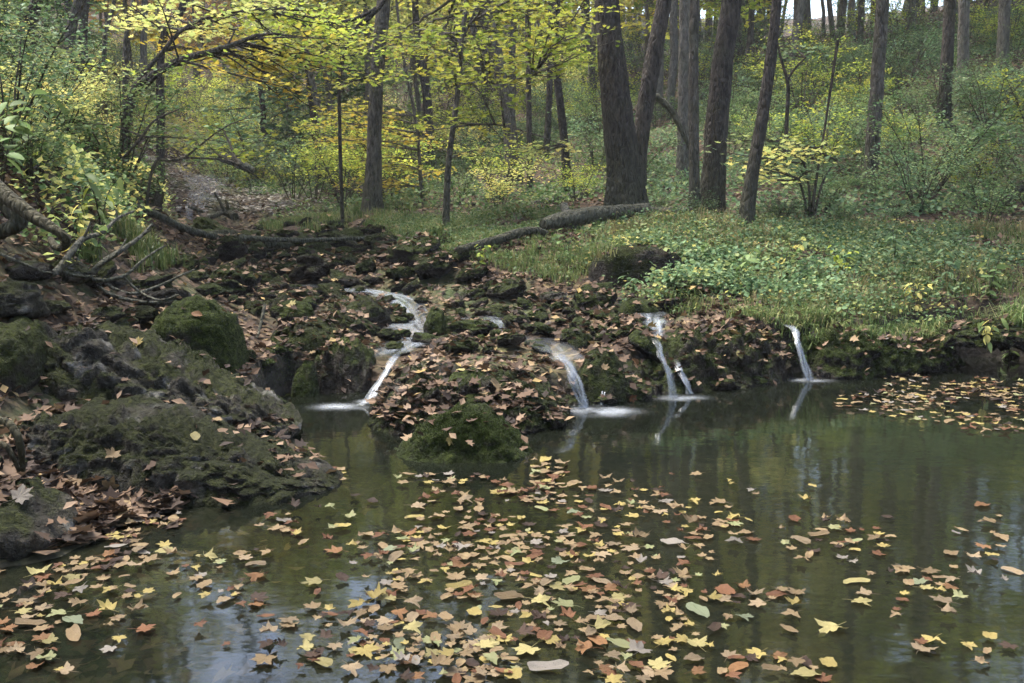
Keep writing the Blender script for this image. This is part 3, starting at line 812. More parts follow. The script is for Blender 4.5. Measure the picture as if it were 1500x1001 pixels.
rock_thing('rock', rock_loft([(838,560),(865,520),(890,512),(912,530),(926,570)],[(838,600),(880,605),(926,600)], 8.35, 0.35, 63, 48, 36, 0.04, 0.8, 0.5),
           'moss', 'mossy knob of rock just right of the widest fall', 'rock')
rock_thing('rock', rock_loft([(920,490),(938,480),(958,490),(980,520),(992,545)],[(920,505),(950,520),(975,545),(992,560)], 9.0, 0.35, 64, 48, 36, 0.03, 0.8, 0.4),
           'moss', 'slanting moss-backed rock beside the twin fall', 'rock')
rock_thing('rock', rock_loft([(640,575),(660,548),(690,540),(720,560),(735,590)],[(640,605),(690,612),(735,605)], 7.6, 0.4, 65, 48, 36, 0.04, 0.8, 0.4),
           'moss', 'dark mossy lump on the front of the leaf-covered mound', 'rock')
rock_thing('rock', rock_loft([(655,597),(675,582),(700,575),(722,580),(728,598)],[(655,612),(690,618),(728,612)], 7.4, 0.3, 66, 44, 32, 0.03),
           'moss', 'low mossy lump just behind the hummock in the pool', 'rock')
rock_thing('rock', rock_loft([(558,640),(575,618),(600,606),(620,620),(626,645)],[(558,665),(590,672),(626,668)], 7.2, 0.35, 67, 44, 32, 0.03),
           'rock', 'dark stone at the left foot of the leaf-covered mound', 'rock')
rock_thing('rock', rock_loft([(620,470),(632,452),(648,455),(655,480),(658,497)],[(620,492),(640,500),(658,500)], 10.1, 0.3, 68, 40, 32, 0.025),
           'moss', 'greenish stone splitting the white brook', 'rock')
rock_thing('earth_bank', rock_loft([(165,300),(180,262),(205,256),(222,272),(228,300)],[(165,330),(195,328),(220,322),(228,312)], 15.2, 1.3, 69, 48, 40, 0.12),
           'rock', 'dark overhanging earth bank left of the distant falls', 'earth bank')

# loose stones: twelve shapes, copied over the bed, the dam and the left bank
protos = []
for k in range(12):
    d = (1.0, random.uniform(.6, .9), random.uniform(.34, .6))
    protos.append(rock_shape(4, d, 200 + k, 0.42, 0.45))
stone_me = {}
for k, (V, F) in enumerate(protos):
    for mk in ('rock', 'moss', 'wet', 'rock_pale'):
        stone_me[(k, mk)] = Geo().add(V, F).data('stone', M[mk])

placed = []
def put_stone(x, y, r, mat, label, group, sink=0.35, z=None, tilt=0.25):
    k = random.randrange(12)
    z0 = Hs(x, y) if z is None else z
    o = link('stone', stone_me[(k, mat)], None, (x, y, z0 + r * (0.42 - sink) * 0.9))
    o.rotation_euler = (random.gauss(0, tilt), random.gauss(0, tilt), random.uniform(0, 6.28))
    s = r * random.uniform(.85, 1.15)
    o.scale = (s, s, s * random.uniform(.8, 1.15))
    size = 'tiny' if r < .1 else 'small' if r < .16 else 'middling' if r < .25 else 'large'
    look_ = {'moss': 'mossy green', 'rock': 'dark', 'wet': 'wet black', 'rock_pale': 'greyish'}[mat]
    tag(o, where(f'{size} {look_} {"nodule" if "nodule" in label else "stone"}', x, y, z0, LM_BED, label), 'stone', group)
    placed.append((x, y, r))
    R = np.array(o.rotation_euler.to_matrix())
    V, F = protos[k]
    surf((V * np.array(o.scale)[None, :]) @ R.T + np.array(o.location)[None, :], F)
    return o

def scatter(poly_px, depth_fn, n, rmin, rmax, mats, label, group, sep=0.9, sink=0.3, power=1.6):
    """poly_px: list of (px,py,Y) corners on the land; poisson fill"""
    poly = np.array([[P(*c).x, P(*c).y] for c in poly_px])
    lo, hi = poly.min(0), poly.max(0)
    c = 0
    for _ in range(n * 40):
        if c >= n: break
        x, y = random.uniform(lo[0], hi[0]), random.uniform(lo[1], hi[1])
        if poly_sd(np.array([x]), np.array([y]), poly)[0] > 0: continue
        r = rmin + (rmax - rmin) * random.random() ** power
        if any((x - a) ** 2 + (y - b) ** 2 < (sep * (r + q)) ** 2 for a, b, q in placed): continue
        if poly_sd(np.array([x]), np.array([y]), POOL)[0] < 0.08: continue
        if any(path_d(np.array([x]), np.array([y]), br)[0] < .1 + .6 * r for br in BRW) and y < 12.5 and r > .1: continue
        put_stone(x, y, r, random.choice(mats), label, group, sink)
        c += 1

scatter([(380,470,10),(600,520,9.2),(600,440,11.6),(300,400,13.4),(240,430,10.6)], None, 95, .1, .38, ['moss','rock','moss','rock'],
        'dark mossy stone among wet leaves left of the white brook', 'stones left of the white brook', sink=.05)
scatter([(300,400,13.4),(700,420,12),(560,350,17),(300,340,19)], None, 85, .14, .45, ['moss','moss','rock'],
        'flat dark stone in the leaf-strewn stream bed upstream', 'stones in the upstream bed', sink=.02)
scatter([(640,530,9.0),(930,500,9.2),(960,450,10.6),(700,420,11.8),(640,450,11)], None, 90, .08, .27, ['moss','moss','wet'],
        'mossy stone in the leafy bed behind the middle falls', 'stones behind the middle falls', sink=.05)
scatter([(300,340,19),(560,350,17),(560,318,22),(290,320,24)], None, 26, .1, .24, ['moss','rock'],
        'low stone on the leafy flat below the distant falls', 'stones below the distant falls')
scatter([(0,480,6.6),(60,560,6.8),(250,470,8.2),(230,420,9.4),(40,420,7.4)], None, 26, .10, .3, ['rock','rock_pale'],
        'grey stone in the leaves above the lichen slab', 'stones above the lichen slab', sink=.2)
scatter([(-40,620,5.3),(40,600,5.7),(40,720,5.0),(-60,740,4.6)], None, 8, .06, .14, ['rock'],
        'small stone in the brown leaves at the left edge', 'stones at the left edge')
scatter([(360,560,7.9),(440,600,8.2),(430,520,8.8),(340,500,8.5)], None, 10, .08, .2, ['rock','moss'],
        'stone in the leafy gap beside the upright stone', 'stones in the leafy gap')
scatter([(0,350,7.0),(110,385,8.2),(60,420,7.2),(0,420,6.4)], None, 14, .04, .13, ['rock_pale','rock'],
        'small stone in the bare soil under the big root', 'stones under the big root', sink=.2)
# stones the brook breaks around
for bi, lo_, hi_, n_ in ((0, 3, 10, 22), (1, 0, 5, 14), (2, 1, 4, 6)):
    q = resample([(a, b, 0) for a, b in BRW[bi][lo_:hi_]], n_)
    for x, y, _ in q:
        sd_s = random.choice((-1, 1)) * random.uniform(.08, .34)
        put_stone(x + sd_s, y + random.gauss(0, .1), random.uniform(.07, .15), random.choice(['moss', 'wet', 'rock']), 'small wet stone in the running brook', 'stones in the running brook', .1)
# lumps that crust the dam face: nodules standing on the ledges just above the water
for i in range(46):
    px = random.uniform(560, 1340)
    e = np.interp(px, [545,600,690,770,850,905,985,1050,1110,1180,1260,1340], [604,630,640,625,600,593,583,574,566,558,552,549])
    p = W(px, e, 0)
    if any(abs(px - f) < 26 for f in (850, 985, 1005, 1180)): continue
    r = random.uniform(.06, .15)
    put_stone(p.x + random.gauss(0, .03), p.y + r * .9, r, random.choice(['wet', 'moss', 'wet']), 'rounded wet nodule at the foot of the tufa dam', 'nodules along the foot of the dam', z=random.uniform(-.04, .06))

BVH = BVHTree.FromPolygons([tuple(v) for v in np.concatenate(SURF_V)], [tuple(f) for f in np.concatenate(SURF_F).tolist()])

def drop(x, y, top=40.0):
    h = BVH.ray_cast(Vector((x, y, top)), Vector((0, 0, -1)))
    return h[0], h[1]

def look(px, py):
    h = BVH.ray_cast(EYE, ray(px, py).normalized())
    return h[0], h[1]

# ================================================================== FALLING AND RUNNING WATER
def ribbon(pts, widths, foam, nl=9, ns=40, bulge=0.0):
    p = resample(pts, ns)
    n0 = len(pts)
    w = np.interp(np.linspace(0, n0 - 1, ns), range(n0), widths)
    fo = np.interp(np.linspace(0, n0 - 1, ns), range(n0), foam)
    t = np.gradient(p, axis=0); t[:, 2] *= 0.3
    t /= np.linalg.norm(t, axis=1)[:, None] + 1e-9
    side = np.cross(t, np.array([0, 0, 1.0])); side /= np.linalg.norm(side, axis=1)[:, None] + 1e-9
    V, UV, FO = [], [], []
    for i in range(ns):
        for j in range(nl):
            s = j / (nl - 1) * 2 - 1
            q = p[i] + side[i] * s * w[i] / 2 + np.array([0, -bulge * (1 - s * s) * w[i], 0])
            V.append(q); UV.append((s * 0.5 * w[i] / 0.25, i / ns * 3)); FO.append(fo[i] * (1 - abs(s) ** 3))
    F = [[i * nl + j, i * nl + j + 1, (i + 1) * nl + j + 1, (i + 1) * nl + j] for i in range(ns - 1) for j in range(nl - 1)]
    return np.array(V), np.array(F), np.array(UV), np.array(FO)

def water_mesh(name, parts, mat, parent=None, edge=None):
    V = np.concatenate([p[0] for p in parts]); off = np.cumsum([0] + [len(p[0]) for p in parts[:-1]])
    F = np.concatenate([p[1] + o for p, o in zip(parts, off)])
    UV = np.concatenate([p[2] for p in parts]); FO = np.concatenate([p[3] for p in parts])
    me = bpy.data.meshes.new(name)
    me.from_pydata(V.tolist(), [], F.tolist())
    l = me.uv_layers.new(name='UVMap')
    vi = np.empty(len(me.loops), np.int32); me.loops.foreach_get('vertex_index', vi)
    l.data.foreach_set('uv', UV[vi].astype(np.float32).ravel())
    a = me.attributes.new('foam', 'FLOAT', 'POINT'); a.data.foreach_set('value', FO.astype(np.float32))
    e = np.clip(FO * 2.2, 0, 1) if edge is None else edge
    a = me.attributes.new('edge', 'FLOAT', 'POINT'); a.data.foreach_set('value', np.asarray(e).astype(np.float32))
    me.polygons.foreach_set('use_smooth', np.ones(len(F), bool))
    me.materials.append(mat)
    return link(name, me, parent)

def disc(cx, cy, rx, ry, z, rot=0.0, n=10, m=36, k=1.0):
    V, UV, FO = [], [], []
    for i in range(n + 1):
        for j in range(m):
            a = 2 * math.pi * j / m; r = i / n
            x, y = r * rx * math.cos(a), r * ry * math.sin(a)
            V.append((cx + x * math.cos(rot) - y * math.sin(rot), cy + x * math.sin(rot) + y * math.cos(rot), z))
            UV.append((x * 3, y * 3)); FO.append(1.3 * k * (1 - r) ** 2)
    F = [[i * m + j, i * m + (j + 1) % m, (i + 1) * m + (j + 1) % m, (i + 1) * m + j] for i in range(n) for j in range(m)]
    return np.array(V), np.array(F), np.array(UV), np.array(FO)

BROOKS[3] = [(275,301,26.5,1.4),(279,296,27.6,1.9),(286,290,29.2,2.2),(296,284,31.5,2.0),(306,278,33.5,1.4)]
for bi, br in enumerate(BROOKS):
    pts, wd, fo = [], [], []
    for (a, b, Y, w) in br:
        x = P(a, b, Y).x
        z = min(Hs(x + dx, Y) for dx in (-.1, 0, .1)) + 0.085
        pts.append((x, Y, z)); wd.append(w)
    sl = [abs(pts[min(i + 1, len(pts) - 1)][2] - pts[max(i - 1, 0)][2]) / (math.dist(pts[min(i + 1, len(pts) - 1)], pts[max(i - 1, 0)]) + 1e-6) for i in range(len(pts))]
    fo = [min(1, max(0.1, (s - 0.02) * 7)) for s in sl]
    if bi == 0: fo = [max(f, g) for f, g in zip(fo, [0, 0, .05, .05, .1, .6, 1, .55, 1, .6, .8, 1])]
    if bi == 3: fo = [.12] * len(fo)
    if bi == 0: pts, wd, fo = pts[3:], [w * k for w, k in zip(wd[3:], (.8, .7, .8, 1, 1, 1, 1, 1, 1))], fo[3:]
    rb = ribbon(pts, wd, fo, 13, 110)
    si = np.abs(np.tile(np.linspace(-1, 1, 13), 110)); ti = np.repeat(np.linspace(0, 1, 110), 13)
    nz = fbm(rb[0] * 5, 3, 61)
    msk = sstep(0.0, 0.45, 1 - si + .9 * nz) * sstep(0, .04, ti) * sstep(1.0, .97, ti)
    if bi == 3: msk = msk * .33
    rb = (rb[0], rb[1], rb[2], rb[3] * np.clip(.75 + 1.3 * fbm(rb[0] * 3 + 9, 3, 62), 0, 1.2))
    o = water_mesh('stream_water', [rb], M['stream'], None, msk)
    tag(o, ['main thread of the brook winding down the stony bed', 'second thread of the brook feeding the widest fall', 'side pool and thread feeding the twin fall', 'pale shallow stream bed above the distant falls'][bi], 'stream', None, 'structure')

def fall(label, strands, foam_discs, group=None, run=0.3):
    """strands: lists of (px, py, width px); """
    first = None
    parts = []
    for st in strands:
        pts, wd = [], []
        yb = W(st[-1][0], st[-1][1], 0.0).y - 0.05
        for i, (a, b, w) in enumerate(st):                   # thrown out over the lip, then straight down
            t = i / (len(st) - 1)
            Y = yb + run * (1 - t) ** 1.6
            pts.append(tuple(P(a, b, Y))); wd.append(w * mpp(Y))
        n = len(pts)
        fo = [0.0, 0.75] + [0.9] * (n - 2)
        for k in range(3):
            sh = [(p[0] + random.gauss(0, .012), p[1] - 0.012 * k, p[2]) for p in pts]
            parts.append(ribbon(sh, [w * (1 - .22 * k) for w in wd], fo, 9, 40, 0.25))
        if first is None: first = pts[-1]
    root = empty('waterfall', (first[0], first[1], 0))
    tag(root, label, 'waterfall', group)
    o = water_mesh('falling_water', parts, M['silk'], root); o.location = -root.location
    if foam_discs:
        ds = []
        for i, (a, b, rx, ry, k) in enumerate(foam_discs):
            q = W(a, b, 0); ds.append(disc(q.x, q.y, rx * 1.35, ry * 1.35, 0.005 + 0.004 * i, 0, k=k))
        f = water_mesh('foam_patch', ds, M['foam'], root); f.location = -root.location
    return root

fall('left cascade, slipping down dark rock into the narrow inlet', [[(583,518,12),(574,530,13),(563,548,14),(551,566,11),(541,582,15),(530,593,22)],[(568,544,5),(560,556,6),(553,574,7),(546,590,9)]], [(500,597,.34,.2,.9),(540,590,.14,.14,1.0)], None, .5)
fall('widest white fall, two joined strands in the middle of the dam', [[(815,514,26),(824,524,26),(833,537,22),(841,560,17),(848,582,15),(853,598,17)],[(834,535,14),(846,556,10),(854,580,9),(858,597,10)]], [(880,604,.42,.26,.95),(852,600,.14,.12,1.0)])
fall('twin fall, two white threads side by side right of the widest fall', [[(956,494,9),(962,505,9),(968,522,10),(976,540,13),(982,562,15),(985,582,20)],[(990,525,9),(994,540,11),(1003,558,12),(1010,577,14)]], [(1000,584,.3,.18,.8)])
fall('thin single fall, farthest right on the dam', [[(1146,474,20),(1157,478,18),(1165,486,12),(1168,502,9),(1172,522,12),(1179,542,16),(1184,556,19)]], [(1188,558,.28,.16,.8)], None, .6)
fall('faint dribble of water between the widest and the twin fall', [[(884,550,5),(882,570,6),(880,592,8)]], [(882,594,.12,.07,.5)])
# distant falls
root = empty('waterfall', tuple(onG(280, 320, 25.9)))
tag(root, 'small distant falls dropping over a dark ledge far upstream', 'waterfall')
pts = [[(252 + 8 * k, 303, 26.15), (252 + 8 * k, 306, 26.0), (252 + 8 * k + 1, 321, 25.9)] for k in range(0, 1)]
parts = []
for (a, w, k) in [(277, 12, 1.0), (232, 16, .5), (262, 9, .35), (296, 9, .35)]:
    q = [tuple(P(a, 301, 26.4)), tuple(P(a, 304, 25.95)), tuple(P(a, 322, 25.8))]
    parts.append(ribbon(q, [w * mpp(26)] * 3, [k * .7, k, k], 7, 20))
parts.append(ribbon([tuple(P(230, 300, 26.45)), tuple(P(300, 300, 26.45))], [.5, .5], [.6, .6], 7, 20))
o = water_mesh('falling_water', parts, M['silk'], root); o.location = -root.location
rock_thing('ledge', rock_loft([(225,304),(260,303),(320,305),(420,312),(520,314),(560,318)],[(225,326),(300,328),(420,328),(520,324),(560,322)], 27.15, 0.9, 71, 72, 32, 0.12), 'wet', 'dark low rock ledge under the distant falls', 'rock ledge')

# ================================================================== PLANTS: how they grow
def leaf_faces(g, pos, size, tint, flat=1.2, rng=RNG, heading=None, wid=0.34, droop=0.0, lobed=False):
    """one small folded blade per position"""
    pos = np.asarray(pos, float).reshape(-1, 3); n = len(pos)
    if n == 0: return
    nor = rng.normal(size=(n, 3)); nor[:, 2] = np.abs(nor[:, 2]) + flat
    nor /= np.linalg.norm(nor, axis=1)[:, None]
    d = rng.normal(size=(n, 3)) if heading is None else np.asarray(heading) + rng.normal(size=(n, 3)) * 0.6
    d[:, 2] -= droop
    d -= nor * (d * nor).sum(1)[:, None]; d /= np.linalg.norm(d, axis=1)[:, None] + 1e-9
    c = np.cross(nor, d)
    s = np.broadcast_to(np.asarray(size, float), (n,))[:, None]
    t = np.broadcast_to(np.asarray(tint, float), (n,))
    b = pos
    if lobed:                                                # five-pointed blade
        P_ = [b, b + d*s*.18 + c*s*.5 + nor*s*.05, b + d*s*.45 + c*s*.22, b + d*s*.62 + c*s*.52 + nor*s*.08, b + d*s*.66 + c*s*.16,
              b + d*s, b + d*s*.66 - c*s*.16, b + d*s*.62 - c*s*.52 + nor*s*.08, b + d*s*.45 - c*s*.22, b + d*s*.18 - c*s*.5 + nor*s*.05]
        V = np.stack(P_, 1).reshape(-1, 3); i = np.arange(n)[:, None] * 10
        F = np.stack([i + np.array([[0, 1, 2]]), i + np.array([[2, 3, 4]]), i + np.array([[4, 5, 6]]), i + np.array([[6, 7, 8]]), i + np.array([[8, 9, 0]]),
                      i + np.array([[0, 2, 8]]), i + np.array([[2, 4, 6]]), i + np.array([[2, 6, 8]])], 1).reshape(-1, 3)
        g.add(V, F, np.repeat(t, 8)); return
    V = np.stack([b, b + d * s * 0.45 + c * s * wid + nor * s * 0.09, b + d * s, b + d * s * 0.45 - c * s * wid + nor * s * 0.09], 1).reshape(-1, 3)
    i = np.arange(n)[:, None] * 4
    F = np.stack([i + np.array([[0, 1, 2]]), i + np.array([[0, 2, 3]])], 1).reshape(-1, 3)
    g.add(V, F, np.repeat(t, 2))

def spray(wood, leaves, p0, p1, sag, r, leaf, dens, rng, tint=(0, 1), width=0.45, start=0.35, lobed=False, flat=2.0):
    """one bough from p0 to p1 with side twigs lying about level, leaves along the twigs"""
    p0 = np.array(p0, float); p1 = np.array(p1, float)
    L = np.linalg.norm(p1 - p0); n = max(6, int(L / 0.28))
    t = np.linspace(0, 1, n)[:, None]
    pts = p0 + (p1 - p0) * t
    pts[:, 2] += sag * L * (np.sin(np.pi * t[:, 0]) * 0.5)
    pts += np.cumsum(rng.normal(size=pts.shape) * 0.025 * L / n ** 0.5, 0) * np.sin(np.pi * t) ** 0.5
    wood.add(*tube(pts, np.linspace(r, r * 0.2, n), 5))
    ax = (p1 - p0) / L
    side = np.cross(ax, [0, 0, 1.0]); side /= np.linalg.norm(side) + 1e-9
    tb = rng.uniform(*tint)
    for i in range(n):
        u = i / (n - 1)
        if u < start: continue
        for sg in (-1, 1):
            if rng.random() < 0.12: continue
            l = width * L * (1.15 - u) * rng.uniform(.6, 1.2)
            dirv = side * sg * rng.uniform(.7, 1) + ax * rng.uniform(.3, .9) + np.array([0, 0, rng.normal() * .22])
            e = pts[i] + dirv * l
            m = max(2, int(l * dens))
            k = rng.uniform(0.15, 1.05, m)[:, None]
            q = pts[i] + (e - pts[i]) * k + rng.normal(size=(m, 3)) * np.array([.07, .07, .045])
            leaf_faces(leaves, q, leaf * rng.uniform(.65, 1.2, m), np.clip(tb + rng.normal(size=m) * .2, 0, 1), flat, rng, np.broadcast_to(dirv, (m, 3)), 0.36, 0.3, lobed)
            if r > 0.008: wood.add(*tube([pts[i], (pts[i] + e) / 2 + [0, 0, .02], e], [r * .35, r * .25, r * .1], 3))

def shrub_mesh(h, stems, leaf, dens, seed, mat, spread=0.8, tint=(0.1, 0.9), twig=True):
    rng = np.random.default_rng(seed)
    wood, lv = Geo(), Geo()
    for k in range(stems):
        a = 2 * math.pi * k / stems + rng.uniform(-.5, .5)
        hh = h * rng.uniform(.55, 1.05); out = hh * spread * rng.uniform(.4, 1.1)
        p0 = np.array([math.cos(a) * .06, math.sin(a) * .06, -.1])
        p1 = np.array([math.cos(a) * out, math.sin(a) * out, hh])
        spray(wood, lv, p0, p1, 0.18, 0.009 + 0.005 * h, leaf, dens, rng, tint, 0.42, 0.25)
        for b in range(3):                                   # secondary arching boughs
            u = rng.uniform(.35, .8); q0 = p0 + (p1 - p0) * u + np.array([0, 0, .06 * hh])
            aa = a + rng.uniform(-1.3, 1.3); l = hh * rng.uniform(.3, .55)
            spray(wood, lv, q0, q0 + np.array([math.cos(aa) * l, math.sin(aa) * l, l * rng.uniform(-.1, .6)]), 0.15, 0.006, leaf, dens, rng, tint, 0.45, 0.1)
    return wood.data('stems', M['twig']), lv.data('foliage', M[mat], False)

def plant_thing(name, label, cat, group, meshes, loc, rz=0.0, s=1.0, tilt=(0, 0)):
    root = empty(name, loc); root.rotation_euler = (tilt[0], tilt[1], rz); root.scale = (s, s, s)
    tag(root, label, cat, group)
    for nm, me in meshes: link(nm, me, root)
    return root

# ================================================================== TALL TREES
def trunk_pts(path, Y, top_h, dY=0.0):
    """path: (px, py, width px) from base to the top of the picture; goes on straight above it"""
    pts, rad = [], []
    for i, (a, b, w) in enumerate(path):
        yy = Y + dY * i / max(len(path) - 1, 1)
        p = P(a, b, yy) if i else onG(a, b, Y) - Vector((0, 0, .15))
        pts.append(np.array(p)); rad.append(w * mpp(yy) / 2)
    d = pts[-1] - pts[-2]; d /= np.linalg.norm(d) + 1e-9
    d = d * 0.75 + np.array([0, 0, .4]); d /= np.linalg.norm(d)
    while pts[-1][2] < pts[0][2] + top_h:
        pts.append(pts[-1] + d * 1.6 + RNG.normal(size=3) * .06); rad.append(max(rad[-1] * 0.9, .025))
    n = max(18, int(len(pts) * 5))
    q = resample(pts, n)
    t0 = np.linspace(0, len(pts) - 1, n)
    # radii along arc length
    seg = np.concatenate([[0], np.cumsum([np.linalg.norm(b - a) for a, b in zip(pts[:-1], pts[1:])])])
    r = np.interp(np.linspace(0, seg[-1], n), seg, rad)
    return q, r

def tree_thing(name, label, path, Y, bark, top_h=13, crown=None, cmat='pale', regions=(), flare=0.5, sides=14, group=None, dY=0.0, leaf=.1, forks=(), cn=1.0, cbase=.5):
    q, r = trunk_pts(path, Y, top_h, dY)
    base = q[0] + np.array([0, 0, .15])
    root = empty(name, tuple(base)); tag(root, label, 'tree', group)
    hgt = q[:, 2] - base[2]
    fl = flare * np.exp(-np.clip(hgt, 0, None) / 0.33)
    wood = Geo(); lv = {}
    wood.add(*tube(q, r, sides, 0.16, int(abs(base[0]) * 100) + 1, flare=(fl, base[0])))
    for fk in forks:                                         # visible limbs: pixel paths at depth Y
        pp = [np.array(P(a, b, Y + dy)) for a, b, w, dy in fk]; rr = [w * mpp(Y) / 2 for a, b, w, dy in fk]
        n = max(10, 4 * len(pp)); qq = resample(pp, n)
        wood.add(*tube(qq, np.interp(np.linspace(0, len(pp) - 1, n), range(len(pp)), rr), 8, 0.12, 5))
    rng = np.random.default_rng(int(abs(base[0]) * 977 + Y * 31))
    nodes = q.copy()
    for fk in forks: nodes = np.concatenate([nodes, resample([np.array(P(a, b, Y + dy)) for a, b, w, dy in fk], 14)])
    for reg in regions:                                      # (px, py, rx, ry, boughs, material, dY, leaf density)
        cx, cy, rx, ry, K, mat, dy, dens = reg
        g = lv.setdefault(mat, Geo())
        for _ in range(max(3, int(K * .5))):
            a = rng.uniform(0, 2 * math.pi); u = rng.random() ** .5
            tgt = np.array(P(cx + rx * u * math.cos(a), cy + ry * u * math.sin(a), Y + dy + rng.uniform(-1.3, 1.3)))
            dd = np.linalg.norm((nodes - tgt) * np.array([1, 1, 1.6]), axis=1) + 0.9 * np.clip(nodes[:, 2] - tgt[2], 0, None)
            p0 = nodes[np.argmin(dd)]
            if np.linalg.norm(tgt - p0) < .5: tgt = tgt + np.array([rng.choice([-1, 1]) * .7, rng.uniform(-.5, .5), .1])
            tgt2 = tgt + (tgt - p0) / np.linalg.norm(tgt - p0) * 0.5
            L = np.linalg.norm(tgt2 - p0)
            spray(wood, g, p0, tgt2, rng.uniform(-.02, .15), min(.008 + .006 * L, .03), leaf, dens, rng, (.15, .9), min(.42, .9 / L), max(0.15, 1 - 1.7 / L), True, 2.2)
    if crown:
        R, n = crown
        g = lv.setdefault(cmat, Geo())
        k0 = np.searchsorted(hgt, top_h * cbase)
        for b in range(int(n)):
            i = rng.integers(k0, len(q)); a = rng.uniform(0, 2 * math.pi); l = R * rng.uniform(.4, 1.0)
            e = q[i] + np.array([math.cos(a) * l, math.sin(a) * l, rng.uniform(.1, .8) * l])
            spray(wood, g, q[i], e, .1, .02 + .008 * l, .2, 9 * cn, rng, (.1, .9), .5, .25, False, 1.2)
    wood.build('trunk', M[bark], root, True, base)
    for mat, g in lv.items():
        g.build('crown', M[mat], root, False, base)
    return root

T = tree_thing
# --- the trees one sees whole trunks of, left to right
T('tree', 'grey straight trunk alone at the left end of the grassy flat', [(545,313,30),(547,260,23),(549,180,21),(553,100,20),(562,0,19)], 21, 'bark_grey', 15, (2.2, 12), 'yelgr', flare=.45)
T('sapling_tree', 'thin crooked sapling with broad yellow-green sprays in the middle', [(652,326,11),(656,250,9),(662,200,8),(671,130,8),(676,60,7),(683,0,6)], 16.5, 'bark_grey', 8.5, None, 'yelgr',
  [(740,40,150,60,30,'yelgr',-1,24),(610,70,70,60,14,'yelgr',6,24),(720,150,90,50,12,'yelgr',-.5,22),(760,232,100,18,8,'pale',0,20),(600,110,60,50,8,'yelgr',6,22),(650,40,180,110,30,'yelgr',1.2,24),(800,110,70,70,10,'yelgr',0,22)], flare=.3, sides=8,
  forks=[[(668,125,5,0),(700,122,4,0),(740,120,3,0),(780,110,2,0)],[(664,186,3,0),(720,182,2.5,-.3),(780,196,2,-.5),(830,215,1.5,-.6)],[(676,60,4,0),(690,30,3,0),(702,0,3,0)]])
T('sapling_tree', 'slim leaning sapling with golden sprays beside the lone grey trunk', [(622,312,7),(616,262,6),(612,200,5),(604,150,5),(590,80,4)], 23, 'bark_grey', 5.5, None, 'gold',
  [(595,225,60,45,22,'gold',0,24),(550,270,30,10,5,'gold',0,22),(485,195,45,20,12,'gold',-1,24),(525,150,25,20,6,'gold',-.5,20)], flare=.2, sides=7)
T('tree', 'widest dark trunk of all, standing behind the fallen log', [(920,308,56),(914,250,49),(906,180,44),(897,90,39),(888,0,34)], 16, 'bark_dark', 15, (3.5, 22), 'pale', flare=.45, sides=22)
T('tree', 'leaning brown trunk rising close behind the widest trunk', [(930,288,28),(936,220,24),(946,150,24),(958,80,23),(973,0,22)], 18.5, 'bark_dark', 15, (3, 20), 'yelgr')
T('tree', 'pale narrow trunk between the leaning trunk and the great straight one', [(1019,326,18),(1017,250,15),(1016,150,15),(1016,60,14),(1018,0,14)], 15.2, 'bark_grey', 13, (2.6, 16), 'pale', sides=12)
T('tree', 'grey trunk half hidden behind the pale narrow trunk', [(1000,262,20),(1001,180,17),(1002,90,16),(1003,0,15)], 22, 'bark_pale', 14, (3, 18), 'pale', sides=10)
T('tree', 'great straight brown trunk at the right end of the fallen log', [(1041,326,41),(1045,260,34),(1051,170,32),(1060,80,30),(1072,0,28)], 15.6, 'bark_dark', 15, (3.4, 20), 'pale', flare=.3, sides=20)
T('tree', 'slender dark trunk leaning right beside the great straight trunk', [(1091,333,24),(1098,280,20),(1112,200,18),(1126,110,17),(1138,0,14)], 13.6, 'bark_dark', 12, (2.6, 16), 'pale', flare=.4, sides=12)
T('tree', 'brown rough trunk standing alone among green shrubs on the right slope', [(1274,286,20),(1279,210,20),(1285,120,19),(1293,0,18)], 19, 'bark_grey', 15, (3, 20), 'pale', sides=14)
T('tree', 'dark trunk of a close pair high on the right slope', [(1382,188,19),(1385,120,18),(1389,50,17),(1392,0,16)], 23.5, 'bark_dark', 14, (3, 20), 'pale', sides=12)
T('tree', 'grey trunk of a close pair high on the right slope', [(1408,150,18),(1411,80,16),(1412,0,15)], 26.5, 'bark_pale', 14, (3, 18), 'yelgr', sides=12)
T('tree', 'pale trunk near the upper right corner in front of a dark hollow', [(1468,92,17),(1470,50,16),(1472,0,15)], 28, 'bark_pale', 14, (3, 18), 'yelgr', sides=12)
T('sapling_tree', 'bare forked sapling on the slope right of the slender leaning trunk', [(1150,192,6),(1154,150,6),(1153,118,5),(1140,70,3),(1136,30,2)], 20, 'twig', 5, None, 'blueg', [(1170,90,40,30,6,'blueg',0,16)], sides=6,
  forks=[[(1153,118,4,0),(1165,100,3,0),(1180,85,2,0)]])
T('sapling_tree', 'many-stemmed thin sapling on the bank under the green slope', [(1186,332,6),(1192,290,5),(1198,250,4),(1204,215,3)], 15, 'twig', 2.2, None, 'pale', [(1165,226,28,10,4,'pale',0,20),(1118,250,22,12,3,'pale',0,18),(1200,240,50,25,7,'blueg',0,20)], sides=6,
  forks=[[(1182,332,5,0),(1186,285,4,0),(1178,240,3,0)],[(1190,332,5,0),(1204,270,4,.2),(1225,235,2,.2)],[(1178,332,5,0),(1180,300,4,0),(1170,262,3,0)]])
T('tree', 'thin dark trunk in the middle distance behind the yellow-green sprays', [(832,268,14),(826,200,12),(818,130,11),(812,60,11),(816,0,10)], 22, 'bark_dark', 11, (2.4, 14), 'yelgr', sides=10)
T('tree', 'big leaning trunk with a lower fork, in the middle behind the sprays', [(751,285,26),(748,200,20),(738,130,18),(722,60,20),(705,0,22)], 27, 'bark_grey', 14, (3.2, 20), 'yelgr', sides=12,
  forks=[[(742,150,14,0),(722,90,12,0),(700,60,10,0),(688,20,8,0)]])
